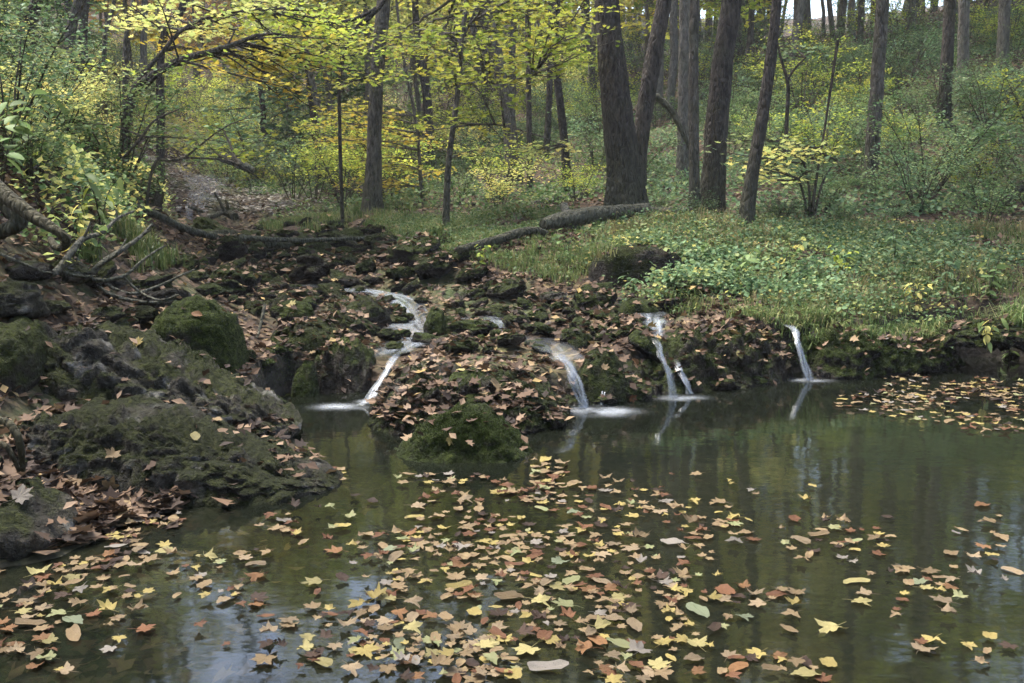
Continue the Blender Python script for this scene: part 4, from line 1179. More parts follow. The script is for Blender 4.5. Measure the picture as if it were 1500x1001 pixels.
T('tree', 'straight thin trunk beside the big leaning trunk', [(776,270,9),(775,180,8),(774,90,8),(773,0,8)], 25, 'bark_dark', 12, (2.4, 12), 'pale', sides=8)
T('tree', 'short broken grey trunk behind the slim sapling', [(632,190,14),(626,150,13),(620,110,12),(612,60,10),(608,0,9)], 34, 'bark_dark', 12, (2.8, 14), 'yelgr', sides=8)
T('tree', 'steep dark trunk behind the widest trunk', [(798,285,10),(802,200,9),(806,100,9),(808,0,9)], 30, 'bark_dark', 13, (2.8, 14), 'pale', sides=8)
T('tree', 'dark trunk at the far edge of the shaded flat near the distant bank', [(468,268,13),(464,220,10),(460,180,9),(452,120,8)], 33, 'bark_dark', 8, (2.6, 12), 'blueg', [(470,150,50,40,8,'yelgr',0,14)], sides=8)
# left bank
T('tree', 'thick dark trunk leaning right at the upper left corner', [(32,82,20),(42,45,17),(55,0,15)], 17, 'bark_dark', 11, (3, 16), 'green', sides=12)
T('tree', 'left trunk of the straight pair on the left bank', [(92,112,17),(102,55,15),(116,0,14)], 20, 'bark_grey', 12, (3, 18), 'pale', sides=12)
T('tree', 'right trunk of the straight pair on the left bank', [(118,108,13),(122,50,12),(126,0,11)], 20.5, 'bark_grey', 12, (2, 8), 'pale', sides=12)
T('sapling_tree', 'thin pale pole of a tree right of the straight pair', [(148,118,8),(153,70,7),(160,30,6),(168,0,6)], 18, 'bark_grey', 9, (1.2, 5), 'pale', sides=7)
T('sapling_tree', 'thin mossy green pole of a tree on the left bank', [(176,128,9),(183,80,7),(190,30,6),(195,0,6)], 17, 'bark_grey', 9, (1.2, 5), 'gold', sides=7)
T('tree', 'arching dark tree bending out over the stream from the left bank', [(172,175,16),(190,150,15),(212,120,13),(240,100,11),(270,86,10),(310,76,9),(340,66,7),(375,52,5)], 14.5, 'bark_dark', 1.0, None, 'gold',
  [(330,75,80,35,10,'gold',1.2,22),(420,95,60,40,12,'gold',1,22),(250,45,70,40,10,'pale',0,20),(310,25,110,35,14,'pale',1.6,20),(470,60,60,50,12,'yelgr',1,22),(230,110,50,20,5,'yelgr',0,16),(380,30,120,45,16,'yelgr',1.8,20),(440,130,50,18,6,'gold',0,20)], flare=.2, sides=10,
  forks=[[(185,152,9,0),(205,115,7,.2),(235,80,6,.3),(270,42,5,.4),(320,22,3,.5),(380,14,2,.5)],[(212,128,6,0),(232,110,5,-.3),(262,88,3,-.5)],[(330,70,3,0),(338,58,3,0),(345,42,2,0)]])
T('tree', 'forked dark trunk rising between the arching branches', [(226,120,13),(236,75,11),(250,45,12),(266,15,11),(272,0,11)], 24, 'bark_dark', 11, (2.6, 14), 'pale', sides=9, forks=[[(250,45,8,0),(285,45,6,0),(303,75,4,0)]])
T('branch_tree', 'dark low boughs arching over the distant falls from the left bank', [(205,256,5),(225,243,5),(250,236,4),(276,231,3)], 13, 'twig', 0.2, None, 'green', [(235,205,40,16,5,'green',0,16),(330,215,50,18,5,'yelgr',1,16)], flare=0, sides=6,
  forks=[[(180,232,4,0),(205,205,4,0),(225,178,3,0),(262,160,2,0)],[(276,231,3,0),(330,235,3,.4),(360,248,2,.6),(390,270,1.5,.8)]])
T('sapling_tree', 'yellow-leaved branch reaching in over the stream from above', [(500,245,6),(497,160,5),(500,100,5),(520,45,6),(556,10,7)], 19.5, 'bark_dark', 6, None, 'yelgr', [(480,60,60,40,10,'yelgr',0,22),(530,90,40,40,8,'yelgr',0,22)], flare=.1, sides=7,
  forks=[[(556,10,6,0),(520,28,5,0),(480,35,4,0),(445,38,3,0)]])

# --- trees beyond: five shapes in each colour, copied
def back_tree(h, R, base_at, seed, cmat, bark, boughs=26, leaf=.26, dens=10, r=.15):
    rng = np.random.default_rng(seed)
    wood, lv = Geo(), Geo()
    n = 16
    q = np.stack([np.cumsum(rng.normal(size=n) * .07), np.cumsum(rng.normal(size=n) * .07), np.linspace(-.3, h, n)], -1)
    rr = np.linspace(r, r * .25, n)
    wood.add(*tube(q, rr, 8, .12, seed))
    for b in range(boughs):
        i = rng.integers(int(n * base_at), n); a = rng.uniform(0, 6.28)
        l = R * rng.uniform(.4, 1.0) * (1.1 - .5 * (i / n - base_at) / (1 - base_at + .01))
        spray(wood, lv, q[i], q[i] + np.array([math.cos(a) * l, math.sin(a) * l, l * rng.uniform(.0, .6)]), .1, .012 + .006 * l, leaf, dens, rng, (.05, .95), .5, .2, False, 1.3)
    return [('trunk', wood.data('trunk', M[bark])), ('crown', lv.data('crown', M[cmat], False))]

BT = {}
for k, (cm, h, R, b0, bk) in enumerate([('gold', 12, 3.4, .25, 'bark_grey'), ('pale', 14, 3.6, .35, 'bark_pale'), ('yelgr', 12, 3.4, .3, 'bark_grey'), ('orange', 11, 3.2, .2, 'bark_grey'), ('green', 10, 3.2, .15, 'bark_dark'), ('blueg', 7, 3.0, .1, 'bark_dark'),
                                     ('tallpale', 17, 3.4, .5, 'bark_grey'), ('tallgold', 17, 3.4, .5, 'bark_pale')]):
    BT[cm] = [back_tree(h * f, R, b0, 300 + k * 10 + v, cm.replace('tall', ''), bk, 40 if 'tall' not in cm else 26) for v, f in enumerate((1.0, 1.15))]

spots = []
def forest(n, px0, px1, Y0, Y1, kinds, label, group, sep=1.6, smin=.8, smax=1.25, test=None, cat='tree'):
    c = 0
    for _ in range(n * 30):
        if c >= n: break
        Y = math.sqrt(random.uniform(Y0 ** 2, Y1 ** 2)); px = random.uniform(px0, px1)
        x = (px - 750) / FPX * Y
        if any((x - a) ** 2 + (Y - b) ** 2 < sep ** 2 for a, b in spots): continue
        if test and not test(x, Y): continue
        spots.append((x, Y)); c += 1
        k = random.choice(kinds)
        lb = where(label[k].split(' tree ')[0] + ' tree', x, Y, Hs(x, Y), LM_TREE, label[k])
        plant_thing('tree', lb, cat, group, random.choice(BT[k]), (x, Y, Hs(x, Y) - .1), random.uniform(0, 6.28), random.uniform(smin, smax), (random.gauss(0, .05), random.gauss(0, .05)))

LB = lambda where: {'gold': 'golden-leaved tree ' + where, 'pale': 'pale yellow tree ' + where, 'yelgr': 'yellow-green tree ' + where, 'orange': 'orange-leaved tree ' + where,
                    'green': 'green-leaved tree ' + where, 'blueg': 'low bluish green tree ' + where, 'tallpale': 'bare-stemmed tree with a high pale yellow crown ' + where, 'tallgold': 'bare-stemmed tree with a high golden crown ' + where}
forest(60, 60, 640, 60, 112, ['gold', 'orange', 'orange', 'pale'], LB('far up the valley beyond the distant falls'), 'trees far up the valley', 2.2)
forest(13, 380, 640, 32, 52, ['yelgr', 'green', 'pale', 'blueg'], LB('on the slope behind the distant falls'), 'trees behind the distant falls', 2.2, .7, 1.0)
forest(54, 600, 1000, 34, 90, ['tallpale', 'yelgr', 'pale', 'gold', 'pale'], LB('deep in the wood behind the widest trunk'), 'trees deep in the middle wood', 1.8)
forest(26, 560, 1010, 66, 112, ['pale', 'gold', 'yelgr', 'pale'], LB('in the far depth of the wood'), 'trees in the far depth of the wood', 1.8)
forest(62, 930, 1400, 33, 78, ['tallpale', 'tallgold', 'tallpale', 'pale', 'gold', 'yelgr'], LB('on the crest of the right slope'), 'trees on the crest of the right slope', 1.3)
forest(14, 1300, 1540, 32, 60, ['yelgr', 'tallpale', 'green'], LB('on the upper right slope'), 'trees on the upper right slope', 1.8)
forest(22, -160, 230, 22, 60, ['gold', 'pale', 'yelgr', 'green'], LB('behind the trunks of the left bank'), 'trees behind the left bank', 1.8, test=lambda x, y: y > 40 or x / y * FPX + 750 < 90)
forest(14, 1560, 2300, 16, 50, ['tallpale', 'yelgr', 'green'], LB('beyond the right edge of the view'), 'trees past the right edge', 2.5)
forest(10, -1000, -120, 12, 40, ['green', 'yelgr', 'pale'], LB('beyond the left edge of the view'), 'trees past the left edge', 2.5)
for x, y in [(-6, -2), (-5, -7), (5, -4), (9, -6), (0, -9), (11, 1), (-9, 1), (-8.5, 6), (13, 7), (-2, -5), (2, -6), (-3, -11), (4, -11), (-9, -5), (-12, -2), (-8, -11), (8, -12), (-13, -9), (0, -14), (-5, -15), (-1.5, -2.5), (3, -2.5)]:   # unseen trees added around and behind the viewer to shade the foreground
    plant_thing('tree', 'unseen yellow-green tree behind the viewpoint, added to shade the near shore', 'tree', 'unseen shade trees added behind the viewpoint', random.choice(BT['yelgr'] + BT['tallpale'] * 2), (x, y, Hs(x, y) - .1), random.uniform(0, 6.28), 1.1)

# ================================================================== SHRUBS
SHR = {}
for k, (nm, h, st, leaf, dens, mat) in enumerate([('blueg', 1.9, 8, .078, 32, 'blueg'), ('green', 1.7, 8, .08, 30, 'green'), ('pale', 1.6, 7, .08, 25, 'pale'), ('yelgr', 2.2, 7, .088, 25, 'yelgr'), ('low', .8, 8, .06, 36, 'green'), ('lowblue', .75, 8, .06, 36, 'blueg')]):
    SHR[nm] = [[(a, b) for a, b in zip(('stems', 'foliage'), shrub_mesh(h * f, st, leaf, dens, 500 + k * 7 + v, mat))] for v, f in enumerate((1, 1.2, .85))]

sspots = []
def shrubs(n, px0, px1, Y0, Y1, kinds, label, group, sep=.8, smin=.7, smax=1.3, avoid=.5, test=None):
    c = 0
    for _ in range(n * 40):
        if c >= n: break
        Y = math.sqrt(random.uniform(Y0 ** 2, Y1 ** 2)); px = random.uniform(px0, px1)
        x = (px - 750) / FPX * Y
        if any((x - a) ** 2 + (Y - b) ** 2 < sep ** 2 for a, b in sspots): continue
        if path_d(np.array([x]), np.array([Y]), BRW[0])[0] < avoid + 1.0: continue
        if poly_sd(np.array([x]), np.array([Y]), POOL)[0] < .5: continue
        if test and not test(x, Y): continue
        sspots.append((x, Y)); c += 1
        k = random.choice(kinds)
        adj = {'blueg': 'bluish green leafy shrub', 'green': 'green leafy shrub', 'pale': 'pale yellowing shrub', 'yelgr': 'tall yellow-green shrub', 'low': 'low green bush', 'lowblue': 'low bluish green bush'}[k]
        sc = random.uniform(smin, smax)
        lb = where(('small ' if sc < .8 else 'big ' if sc > 1.1 else '') + adj.replace('tall ', '').replace('low ', ''), x, Y, Hs(x, Y), LM_TREE, adj + ' ' + label)
        plant_thing('shrub', lb, 'shrub', group, random.choice(SHR[k]), (x, Y, Hs(x, Y)), random.uniform(0, 6.28), sc)

shrubs(84, 1050, 1560, 17.5, 35, ['blueg', 'blueg', 'green', 'blueg', 'green', 'yelgr', 'low'], 'on the right slope among the trunks', 'shrubs on the right slope', .85, .42, .95)
shrubs(22, 960, 1560, 34, 50, ['green', 'yelgr', 'blueg'], 'along the crest of the right slope', 'shrubs on the right crest', 1.4)
shrubs(18, 520, 770, 46, 78, ['pale', 'yelgr', 'green'], 'far back on the slope behind the lone trunk', 'shrubs far back behind the lone trunk', 1.2, 1.0, 1.7)
shrubs(14, 960, 1550, 14.5, 18, ['lowblue', 'low', 'blueg', 'low', 'green'], 'at the foot of the right slope', 'shrubs at the foot of the right slope', .9, .4, .75)
shrubs(32, 740, 1120, 42, 80, ['pale', 'yelgr', 'green', 'yelgr'], 'far back between the trunks', 'shrubs far back between the trunks', 1.2, 1.0, 1.7)
shrubs(38, 330, 570, 26, 52, ['blueg', 'green', 'pale', 'yelgr'], 'beyond the flat, right of the distant falls', 'shrubs right of the distant falls', 1.1, .8, 1.4, 1.2)
shrubs(40, 560, 960, 19, 46, ['green', 'blueg', 'yelgr', 'low', 'pale'], 'in the shade of the middle wood', 'shrubs in the middle wood', 1.3, .6, 1.1)
shrubs(26, 130, 430, 36, 66, ['pale', 'yelgr', 'pale', 'blueg'], 'far up the valley', 'shrubs far up the valley', 1.5, .8, 1.4, 0.6, lambda x, y: not (215 < x / y * FPX + 750 < 400 and y < 41))
shrubs(46, -110, 215, 8.6, 20, ['green', 'low', 'blueg', 'low', 'pale'], 'on the steep left bank', 'shrubs on the steep left bank', .62, .4, .75, .4, lambda x, y: x / y * FPX + 750 < 95 + max(0, y - 8.6) * 9)
shrubs(12, -150, 200, 18, 30, ['yelgr', 'green', 'pale'], 'high on the left bank under the trees', 'shrubs high on the left bank', 1.2)
for (a, b, Y, s, k, lb) in [(205,268,14.6,.7,'low','low bush hanging over the dark earth bank by the distant falls'),(182,262,13.8,.8,'green','green bush crowning the dark earth bank'),
                        (1215,300,16.5,.6,'lowblue','bluish bush just right of the many-stemmed sapling'),(845,290,19,.45,'yelgr','small bright yellow bush in front of the middle trunks'),
                        (430,285,28,.9,'blueg','wide bluish bush above the right end of the dark ledge')]:
    p = onG(a, b, Y); plant_thing('shrub', lb, 'shrub', None, SHR[k][0], tuple(p), 1.0 + a, s)

# near leafy stems on the left bank: every blade its own part
def blade(L, w, bend, fold=.25):
    V, F = [], []
    n = 6
    for i in range(n + 1):
        u = i / n; ww = w * math.sin(math.pi * min(1, u * .93 + .04)) ** .8
        z = -bend * L * u * u
        V += [(u * L, -ww, z + fold * ww), (u * L, 0, z), (u * L, ww, z + fold * ww)]
    for i in range(n):
        a = i * 3
        F += [(a, a + 1, a + 4, a + 3), (a + 1, a + 2, a + 5, a + 4)]
    return np.array(V), np.array(F)
BL = {}
for mk in ('green', 'pale', 'yelgr', 'blueg'):
    for v, (L, w, b) in enumerate([(.10, .028, .3), (.085, .03, .1), (.11, .02, .6)]):
        g = Geo(); Vb, Fb = blade(L, w, b); g.add(Vb, Fb, RNG.uniform(.4, .9)); BL[(mk, v)] = g.data('leaf', M[mk], True)

def leafy_stem(px, py, Y, h, n, mats, label, lean=(0.2, -.2), kinds=(0, 1), sc=1.0, sprouts=3, cat='plant'):
    hit, _q = look(px, py)
    base = hit if hit is not None and abs(hit.y - Y) < 4 else onG(px, py, Y)
    root = empty('leafy_plant', tuple(base)); tag(root, label, cat)
    g = Geo()
    for s in range(sprouts):
        a = random.uniform(0, 6.28); k = random.uniform(.2, .6)
        pts = [np.array([0, 0, -.05]), np.array([lean[0] * h * .3 + math.cos(a) * h * k * .3, lean[1] * h * .3 + math.sin(a) * h * k * .3, h * .5]),
               np.array([lean[0] * h + math.cos(a) * h * k, lean[1] * h + math.sin(a) * h * k, h * random.uniform(.75, 1.05)])]
        q = resample(pts, 10)
        g.add(*tube(q, np.linspace(.006, .002, 10), 5))
        for i in range(n // sprouts):
            u = .25 + .75 * (i + .5) / (n // sprouts)
            p = q[min(int(u * 9), 9)]
            o = link('leaf', BL[(random.choice(mats), random.choice(kinds))], root, tuple(p + RNG.normal(size=3) * .012))
            o.rotation_euler = (random.gauss(0, .35), random.uniform(-.2, .7), a + (i % 2 * 2 - 1) * random.uniform(.7, 1.7))
            t = sc * random.uniform(.75, 1.25); o.scale = (t, t, t)
    g.build('stem', M['twig'], root)
    return root

leafy_stem(148, 335, 7.6, .62, 21, ['green', 'yelgr', 'green'], 'plant with long drooping lime green leaves on the left bank', (.1, -.3), (2,), 1.3)
leafy_stem(60, 262, 6.6, .32, 18, ['pale', 'yelgr'], 'plant with broad pale yellow leaves above the big root', (-.1, -.3), (1,), 1.05)
leafy_stem(30, 225, 7.4, .45, 21, ['green', 'pale'], 'leafy green stems at the left edge above the yellow-leaved plant', (.3, -.2), (0, 1), 1.1)
leafy_stem(95, 215, 7.9, .5, 24, ['pale', 'green'], 'yellowing arching stems in the middle of the left bank', (.3, -.3), (0, 1))
leafy_stem(130, 240, 8.6, .6, 24, ['pale', 'green'], 'spreading stems with yellow-tipped leaves left of the lime green plant', (.2, -.3), (0, 1))
leafy_stem(120, 335, 7.6, .25, 12, ['yelgr', 'pale'], 'small pale sprout above the dead branches', (0, -.2), (1,))
leafy_stem(82, 372, 7.3, .12, 4, ['blueg'], 'single round green leaf sprout beneath the root tip', (0, -.2), (1,), .9, 1)
leafy_stem(30, 140, 9.0, .8, 27, ['green'], 'tall green leafy stems in the upper left corner', (.2, -.2), (0, 1), 1.5)
leafy_stem(-10, 120, 8.2, .8, 24, ['green'], 'broad-leaved green branch at the very edge of the upper left corner', (.3, -.2), (0, 1), 1.6)
leafy_stem(175, 300, 11, .4, 21, ['green'], 'green leafy stems at the lip of the dark earth bank', (.3, -.2), (0, 1), 1.1)
leafy_stem(920, 432, 10.6, .22, 24, ['blueg'], 'blue-green broad-leaved plant at the foot of the mossy block', (0, -.3), (1,), 1.0, 4)
leafy_stem(985, 425, 10.7, .22, 24, ['blueg'], 'blue-green broad-leaved plant right of the mossy block', (0, -.3), (1,), 1.0, 4)
leafy_stem(1240, 470, 9.9, .16, 18, ['blueg', 'green'], 'dark green rosette on the mossy overhanging ledge', (0, -.3), (1,), .9, 4)
leafy_stem(1445, 505, 9.6, .3, 21, ['green', 'pale'], 'trailing leafy stems hanging at the dark hollow', (0, -.4), (2, 0), .9, 4)
leafy_stem(1480, 530, 9.4, .3, 21, ['green'], 'bushy green stems right of the dark hollow by the leaf raft', (-.2, -.3), (2, 0), .9, 4)

for k, (a, b, Y, h, n, ms, lb, sc) in enumerate([
    (1080, 420, 11.4, .45, 24, ['green'], 'upright green herb among grass below the slender dark trunk', 1.1), (1150, 400, 12, .5, 24, ['pale', 'green'], 'yellowing tall herb on the right bank above the thin fall', 1.0),
    (1235, 410, 11.8, .4, 21, ['yelgr'], 'bright yellow-green herb on the right bank left of its middle', .9), (1310, 395, 12, .55, 24, ['green', 'blueg'], 'tall dark green herb in the middle of the right bank', 1.1),
    (1385, 420, 11.2, .45, 24, ['blueg'], 'bluish leafy herb on the bank above the dark hollow', 1.1), (1450, 440, 10.8, .5, 24, ['green'], 'green leafy herb at the right end of the bank by the hollow', 1.1),
    (1340, 450, 10.6, .3, 18, ['pale'], 'pale yellowing herb on top of the mossy overhanging ledge', .9), (1040, 395, 12.2, .4, 21, ['green'], 'leafy green herb right behind the oval mossy rock', 1.0),
    (830, 375, 12.6, .35, 18, ['green'], 'green herb by the pale slanting log', .9), (700, 392, 12.8, .3, 18, ['yelgr', 'green'], 'small fresh herb at the stream edge below the rotten log', .8)]):
    leafy_stem(a, b, Y, h, n, ms, lb, (0, -.1), (0, 1), sc, 3)

# ================================================================== FALLEN WOOD
def log_thing(name, path, Y, mat, label, cat='log', sides=14, rough=.22, stubs=(), ground=False, n=40):
    """path: (px, py, width px, depth offset)"""
    pts = []
    for a, b, w, dy in path:
        p = np.array(P(a, b, Y + dy))
        if ground: p[2] = max(p[2], Hs(p[0], p[1]) + w * mpp(Y) * .4 + (.1 if Y > 12 else .03))
        pts.append(p)
    r = [w * mpp(Y) / 2 for a, b, w, dy in path]
    q = resample(pts, n); rr = np.interp(np.linspace(0, len(pts) - 1, n), range(len(pts)), r)
    g = Geo().add(*tube(q, rr, sides, rough, int(abs(pts[0][0]) * 50)))
    for i in (0, -1):                                        # broken ends
        c = q[i]; ring = np.arange(sides) + (0 if i == 0 else (n - 1) * sides)
        Vr = g.V[0][ring]; cc = c + (q[i] - q[1 if i == 0 else -2]) * .3
        g.add(np.concatenate([Vr, cc[None]]), [[k, (k + 1) % sides, sides] for k in range(sides)])
    base = q[0]
    root = empty(name, tuple(base)); tag(root, label, cat)
    g.build('trunk' if 'log' in name else 'wood', M[mat], root, True, base)
    for st in stubs:
        pp = [np.array(P(a, b, Y + dy)) for a, b, w, dy in st]
        s = Geo().add(*tube(resample(pp, 12), np.interp(np.linspace(0, len(st) - 1, 12), range(len(st)), [w * mpp(Y) / 2 for a, b, w, dy in st]), 7, .15, 3))
        s.build('branch', M[mat], root, True, base)
    return root

log_thing('fallen_log', [(795,344,16,0),(820,331,25,.2),(870,324,25,.5),(930,315,21,.8),(950,313,17,.9)], 13.6, 'bark_grey', 'thick dark fallen log lying across the grassy flat before the widest trunk', ground=True)
log_thing('fallen_log', [(672,366,10,-.4),(720,354,14,0),(775,338,14,.4),(800,342,9,.6)], 12.9, 'bark_dark', 'mossy rotten log half sunk in grass, left of the thick fallen log')
log_thing('fallen_log', [(940,312,10,0),(975,315,11,0),(1014,319,9,0)], 14.6, 'dead', 'thin pale log end reaching right to the great straight trunk', ground=True)
log_thing('fallen_log', [(862,384,15,-.7),(845,352,17,-.2),(835,325,15,.2),(826,302,13,.6)], 14.0, 'bark_pale', 'pale grey slanting log passing under the thick fallen log')
log_thing('fallen_log', [(652,329,5,0),(700,322,5,.3),(725,317,4,.5)], 17, 'bark_dark', 'thin dark pole on the ground right of the crooked sapling')
log_thing('fallen_log', [(690,316,7,0),(740,308,8,.5),(790,297,9,1),(850,284,9,1.5),(882,279,8,2)], 19.5, 'bark_grey', 'long mossy log low in the shade behind the widest trunk')
log_thing('fallen_log', [(940,128,9,0),(968,147,10,0),(985,165,9,0),(1000,195,7,0),(1012,222,4,0)], 20, 'dead', 'pale bent dead limb leaning between the leaning trunk and the great trunk')
log_thing('fallen_pole', [(178,318,9,-1),(225,324,11,-.4),(265,336,11,0),(310,345,10,.5),(360,349,9,1),(440,352,8,1.5),(505,350,7,2),(538,349,6,2.3)], 13.6, 'bark_pale', 'long thin dead trunk lying right across the stream bed', 'log', 12, .12, (), True)
log_thing('fallen_log', [(308,352,14,0),(325,345,20,.1),(345,348,16,.3),(370,356,12,.6),(430,360,7,1.2)], 14.6, 'bark_dark', 'dark rotten log wedged under the long thin dead trunk', ground=True)
log_thing('fallen_log', [(322,229,14,0),(345,238,14,0),(372,251,11,0)], 30, 'bark_pale', 'bleached log lying on the slope above the distant falls')
log_thing('driftwood', [(344,318,12,0),(337,314,12,.2),(325,309,8,.5),(318,304,5,.8)], 23, 'dead', 'pale driftwood log standing in the debris below the distant falls', 'driftwood', stubs=[[(330,311,6,.3),(322,296,4,.3),(314,282,3,.3)], [(334,312,6,.2),(333,300,5,.2),(330,293,3,.2)], [(325,312,7,.2),(310,318,8,0),(300,322,6,0)], [(303,313,4,.2),(285,306,5,.2),(276,303,4,.2)]])
log_thing('fallen_log', [(505,345,5,0),(520,337,4,.2),(534,322,3,.4)], 17.5, 'bark_dark', 'broken branch leaning at the foot of the lone grey trunk')
log_thing('fallen_log', [(1468,300,9,0),(1485,284,12,0),(1510,262,15,.2)], 16, 'bark_grey', 'grey log at the right edge of the view on the slope')
log_thing('fallen_log', [(1470,214,4,0),(1500,206,5,0),(1540,196,6,0)], 22, 'bark_dark', 'dark log higher up at the right edge of the slope')
log_thing('fallen_log', [(410,272,5,0),(425,268,6,0),(440,264,4,0)], 31, 'bark_dark', 'small dark log on the flat beyond the distant ledge')

# the root that hangs out of the left bank
log_thing('bare_root', [(-30,255,32,.3),(10,288,27,.1),(45,315,24,0),(75,333,22,-.1),(92,345,18,-.12),(98,354,14,-.1),(92,362,12,0),(82,362,11,.1),(74,350,9,.25)], 6.7, 'root', 'thick smooth bare root hooking out of the left bank', 'root', 16, .1, n=60)
log_thing('bare_root', [(-20,270,26,.5),(12,300,30,.4),(28,318,28,.35),(22,332,22,.35),(0,340,22,.5)], 6.8, 'bark_dark', 'dark knobbly root mass under the hooked root', 'root', 12, .3)
log_thing('bare_root', [(-25,612,12,0),(8,618,12,0),(22,632,13,-.05),(30,655,10,-.05),(34,690,7,0)], 5.0, 'root', 'thin curved root at the left edge beside the low mossy boulder', 'root', 10, .15)
log_thing('bare_root', [(-25,650,10,0),(5,652,10,0),(18,668,8,0),(28,690,6,.05)], 4.9, 'root', 'second thin root just below the curved root at the left edge', 'root', 10, .15)

# dead branches in the leaves on the left
log_thing('dead_branch', [(64,424,10.0,-.3),(85,396,11.2,-.1),(103,372,10.0,0),(122,350,8.8,.2),(150,341,6.2,.4),(172,320,5.0,.6),(196,310,3.8,.8)], 7.6, 'bark_pale', 'long pale forked dead branch rising from the rocks on the left', 'branch', 8, .12, ground=True,
          stubs=[[(122,350,5.0,.2),(127,340,3.8,.2),(133,325,2.5,.2)], [(172,320,3.8,.6),(170,308,2.5,.6)], [(85,396,5.0,-.1),(110,404,5.0,0),(140,405,3.8,.1)]])
log_thing('dead_branch', [(88,430,8.8,-.3),(120,410,10.0,-.1),(150,385,8.8,.1),(185,362,7.5,.3),(208,345,6.2,.5),(224,327,3.8,.6)], 7.9, 'bark_pale', 'second dead branch slanting up right beside the pale forked one', 'branch', 8, .12, ground=True,
          stubs=[[(208,345,3.8,.5),(220,338,2.5,.5)], [(140,394,5.0,0),(170,372,2.5,0),(185,350,2.5,.2)]])
log_thing('dead_branch', [(95,405,6.2,0),(140,410,6.2,0),(180,405,6.2,.1),(205,385,5.0,.2),(225,370,3.8,.3),(243,360,2.5,.4)], 7.8, 'bark_pale', 'curving thin dead branch in the leaves below the two pale branches', 'branch', 7, .1, ground=True,
          stubs=[[(180,405,5.0,.1),(205,428,3.8,.1),(235,440,3.8,0),(262,432,2.5,0)]])
log_thing('dead_branch', [(105,425,6.2,0),(150,428,6.2,0),(190,430,5.0,0),(230,420,5.0,.2),(262,405,3.8,.3),(285,395,2.5,.4)], 8.2, 'bark_pale', 'low dead branch bowing over the dark gap above the mossy boulder', 'branch', 7, .1, ground=True)
log_thing('dead_branch', [(120,430,5.0,0),(160,436,6.2,0),(210,443,6.2,0),(245,440,5.0,0),(258,432,3.8,0)], 8.0, 'bark_pale', 'straight thin branch lying along the top of the rocks', 'branch', 7, .1, ground=True)
log_thing('dead_branch', [(0,372,5.0,0),(30,385,5.0,0),(60,397,3.8,.2),(75,400,2.5,.3)], 6.9, 'bark_pale', 'thin twig lying in the bare soil under the big root', 'branch', 6, .1, ground=True)
log_thing('dead_branch', [(388,447,5.0,0),(383,470,5.0,-.1),(378,505,3.8,-.2),(376,520,2.5,-.3)], 9.3, 'bark_pale', 'thin pale twig among leaves beside the long leaning rock', 'branch', 6, .1, ground=True)

# ================================================================== FALLEN LEAVES
MAPLE = [(0,1.0),(7,.80),(13,.80),(21,.54),(31,.70),(40,.76),(48,.94),(56,.72),(64,.68),(73,.5),(87,.58),(103,.7),(116,.52),(140,.44),(165,.34),(176,.12)]
def maple_xy():
    pts = [(r * math.sin(math.radians(a)), r * math.cos(math.radians(a))) for a, r in MAPLE]
    return pts + [(-x, y) for x, y in pts[:0:-1]]
def oval_xy(w=.42):
    return [(w * math.sin(t) * (1 - .18 * math.cos(t)), .95 * math.cos(t)) for t in np.linspace(0, 2 * math.pi, 20, endpoint=False)]
def beech_xy():
    return [(.55 * math.sin(t) * (1 - .1 * math.cos(t)) + .04 * math.cos(9 * t) * math.sin(t), .85 * math.cos(t)) for t in np.linspace(0, 2 * math.pi, 24, endpoint=False)]

def leaf_proto(xy, curl, seed, stem=True):
    rng = np.random.default_rng(seed)
    o = np.array(xy) * rng.uniform(.9, 1.1, (len(xy), 1))
    n = len(o)
    mid = o * .5
    V2 = np.concatenate([[[0, 0]], mid, o])
    a, b, c = rng.normal(size=3) * curl
    z = .5 * a * V2[:, 0] ** 2 + .5 * b * V2[:, 1] ** 2 + .4 * c * V2[:, 0] * V2[:, 1]
    z += abs(rng.normal()) * curl * .9 * np.abs(V2[:, 0])                               # fold along the midrib
    r = np.hypot(V2[:, 0], V2[:, 1]); ang = np.arctan2(V2[:, 0], V2[:, 1])
    z += curl * .5 * r ** 2 * np.sin(3 * ang + rng.uniform(0, 6)) + .05 * r * np.sin(10 * ang)
    V = np.stack([V2[:, 0], V2[:, 1], z - z.min() * .0], -1)
    k = np.arange(n); kk = (k + 1) % n
    F3 = np.stack([0 * k, 1 + kk, 1 + k], -1)
    F4 = np.stack([1 + k, 1 + kk, 1 + n + kk, 1 + n + k], -1)
    g = Geo().add(V, F4); g.F.append(F3); g.T.append(np.full(n, .5, np.float32))
    if stem:
        e = rng.uniform(-.4, .4)
        p = [np.array([0, -.1, V[0, 2]]), np.array([e * .4, -.55, V[0, 2] + .04]), np.array([e, -.95, V[0, 2] + .1 * curl])]
        g.add(*tube(p, [.022, .016, .014], 4))
    return g

LEAFCOL = {
 'yellow': [((0.273, 0.215, 0.068), (0.202, 0.157, 0.057)), ((0.256, 0.225, 0.096), (0.193, 0.161, 0.066))],
 'tan': [((0.181, 0.132, 0.068), (0.120, 0.082, 0.045)), ((0.217, 0.168, 0.100), (0.147, 0.105, 0.064))],
 'orange brown': [((0.140, 0.067, 0.032), (0.095, 0.043, 0.022)), ((0.166, 0.089, 0.037), (0.109, 0.055, 0.026))],
 'dark brown': [((0.055, 0.034, 0.023), (0.035, 0.022, 0.015))],
 'pale grey': [((0.187, 0.167, 0.138), (0.140, 0.121, 0.099))],
 'pale green': [((0.135, 0.153, 0.069), (0.171, 0.159, 0.077)), ((0.105, 0.127, 0.076), (0.135, 0.143, 0.086))]}
WEI = {'yellow': .16, 'tan': .42, 'orange brown': .18, 'dark brown': .1, 'pale grey': .06, 'pale green': .07}
LP = {}
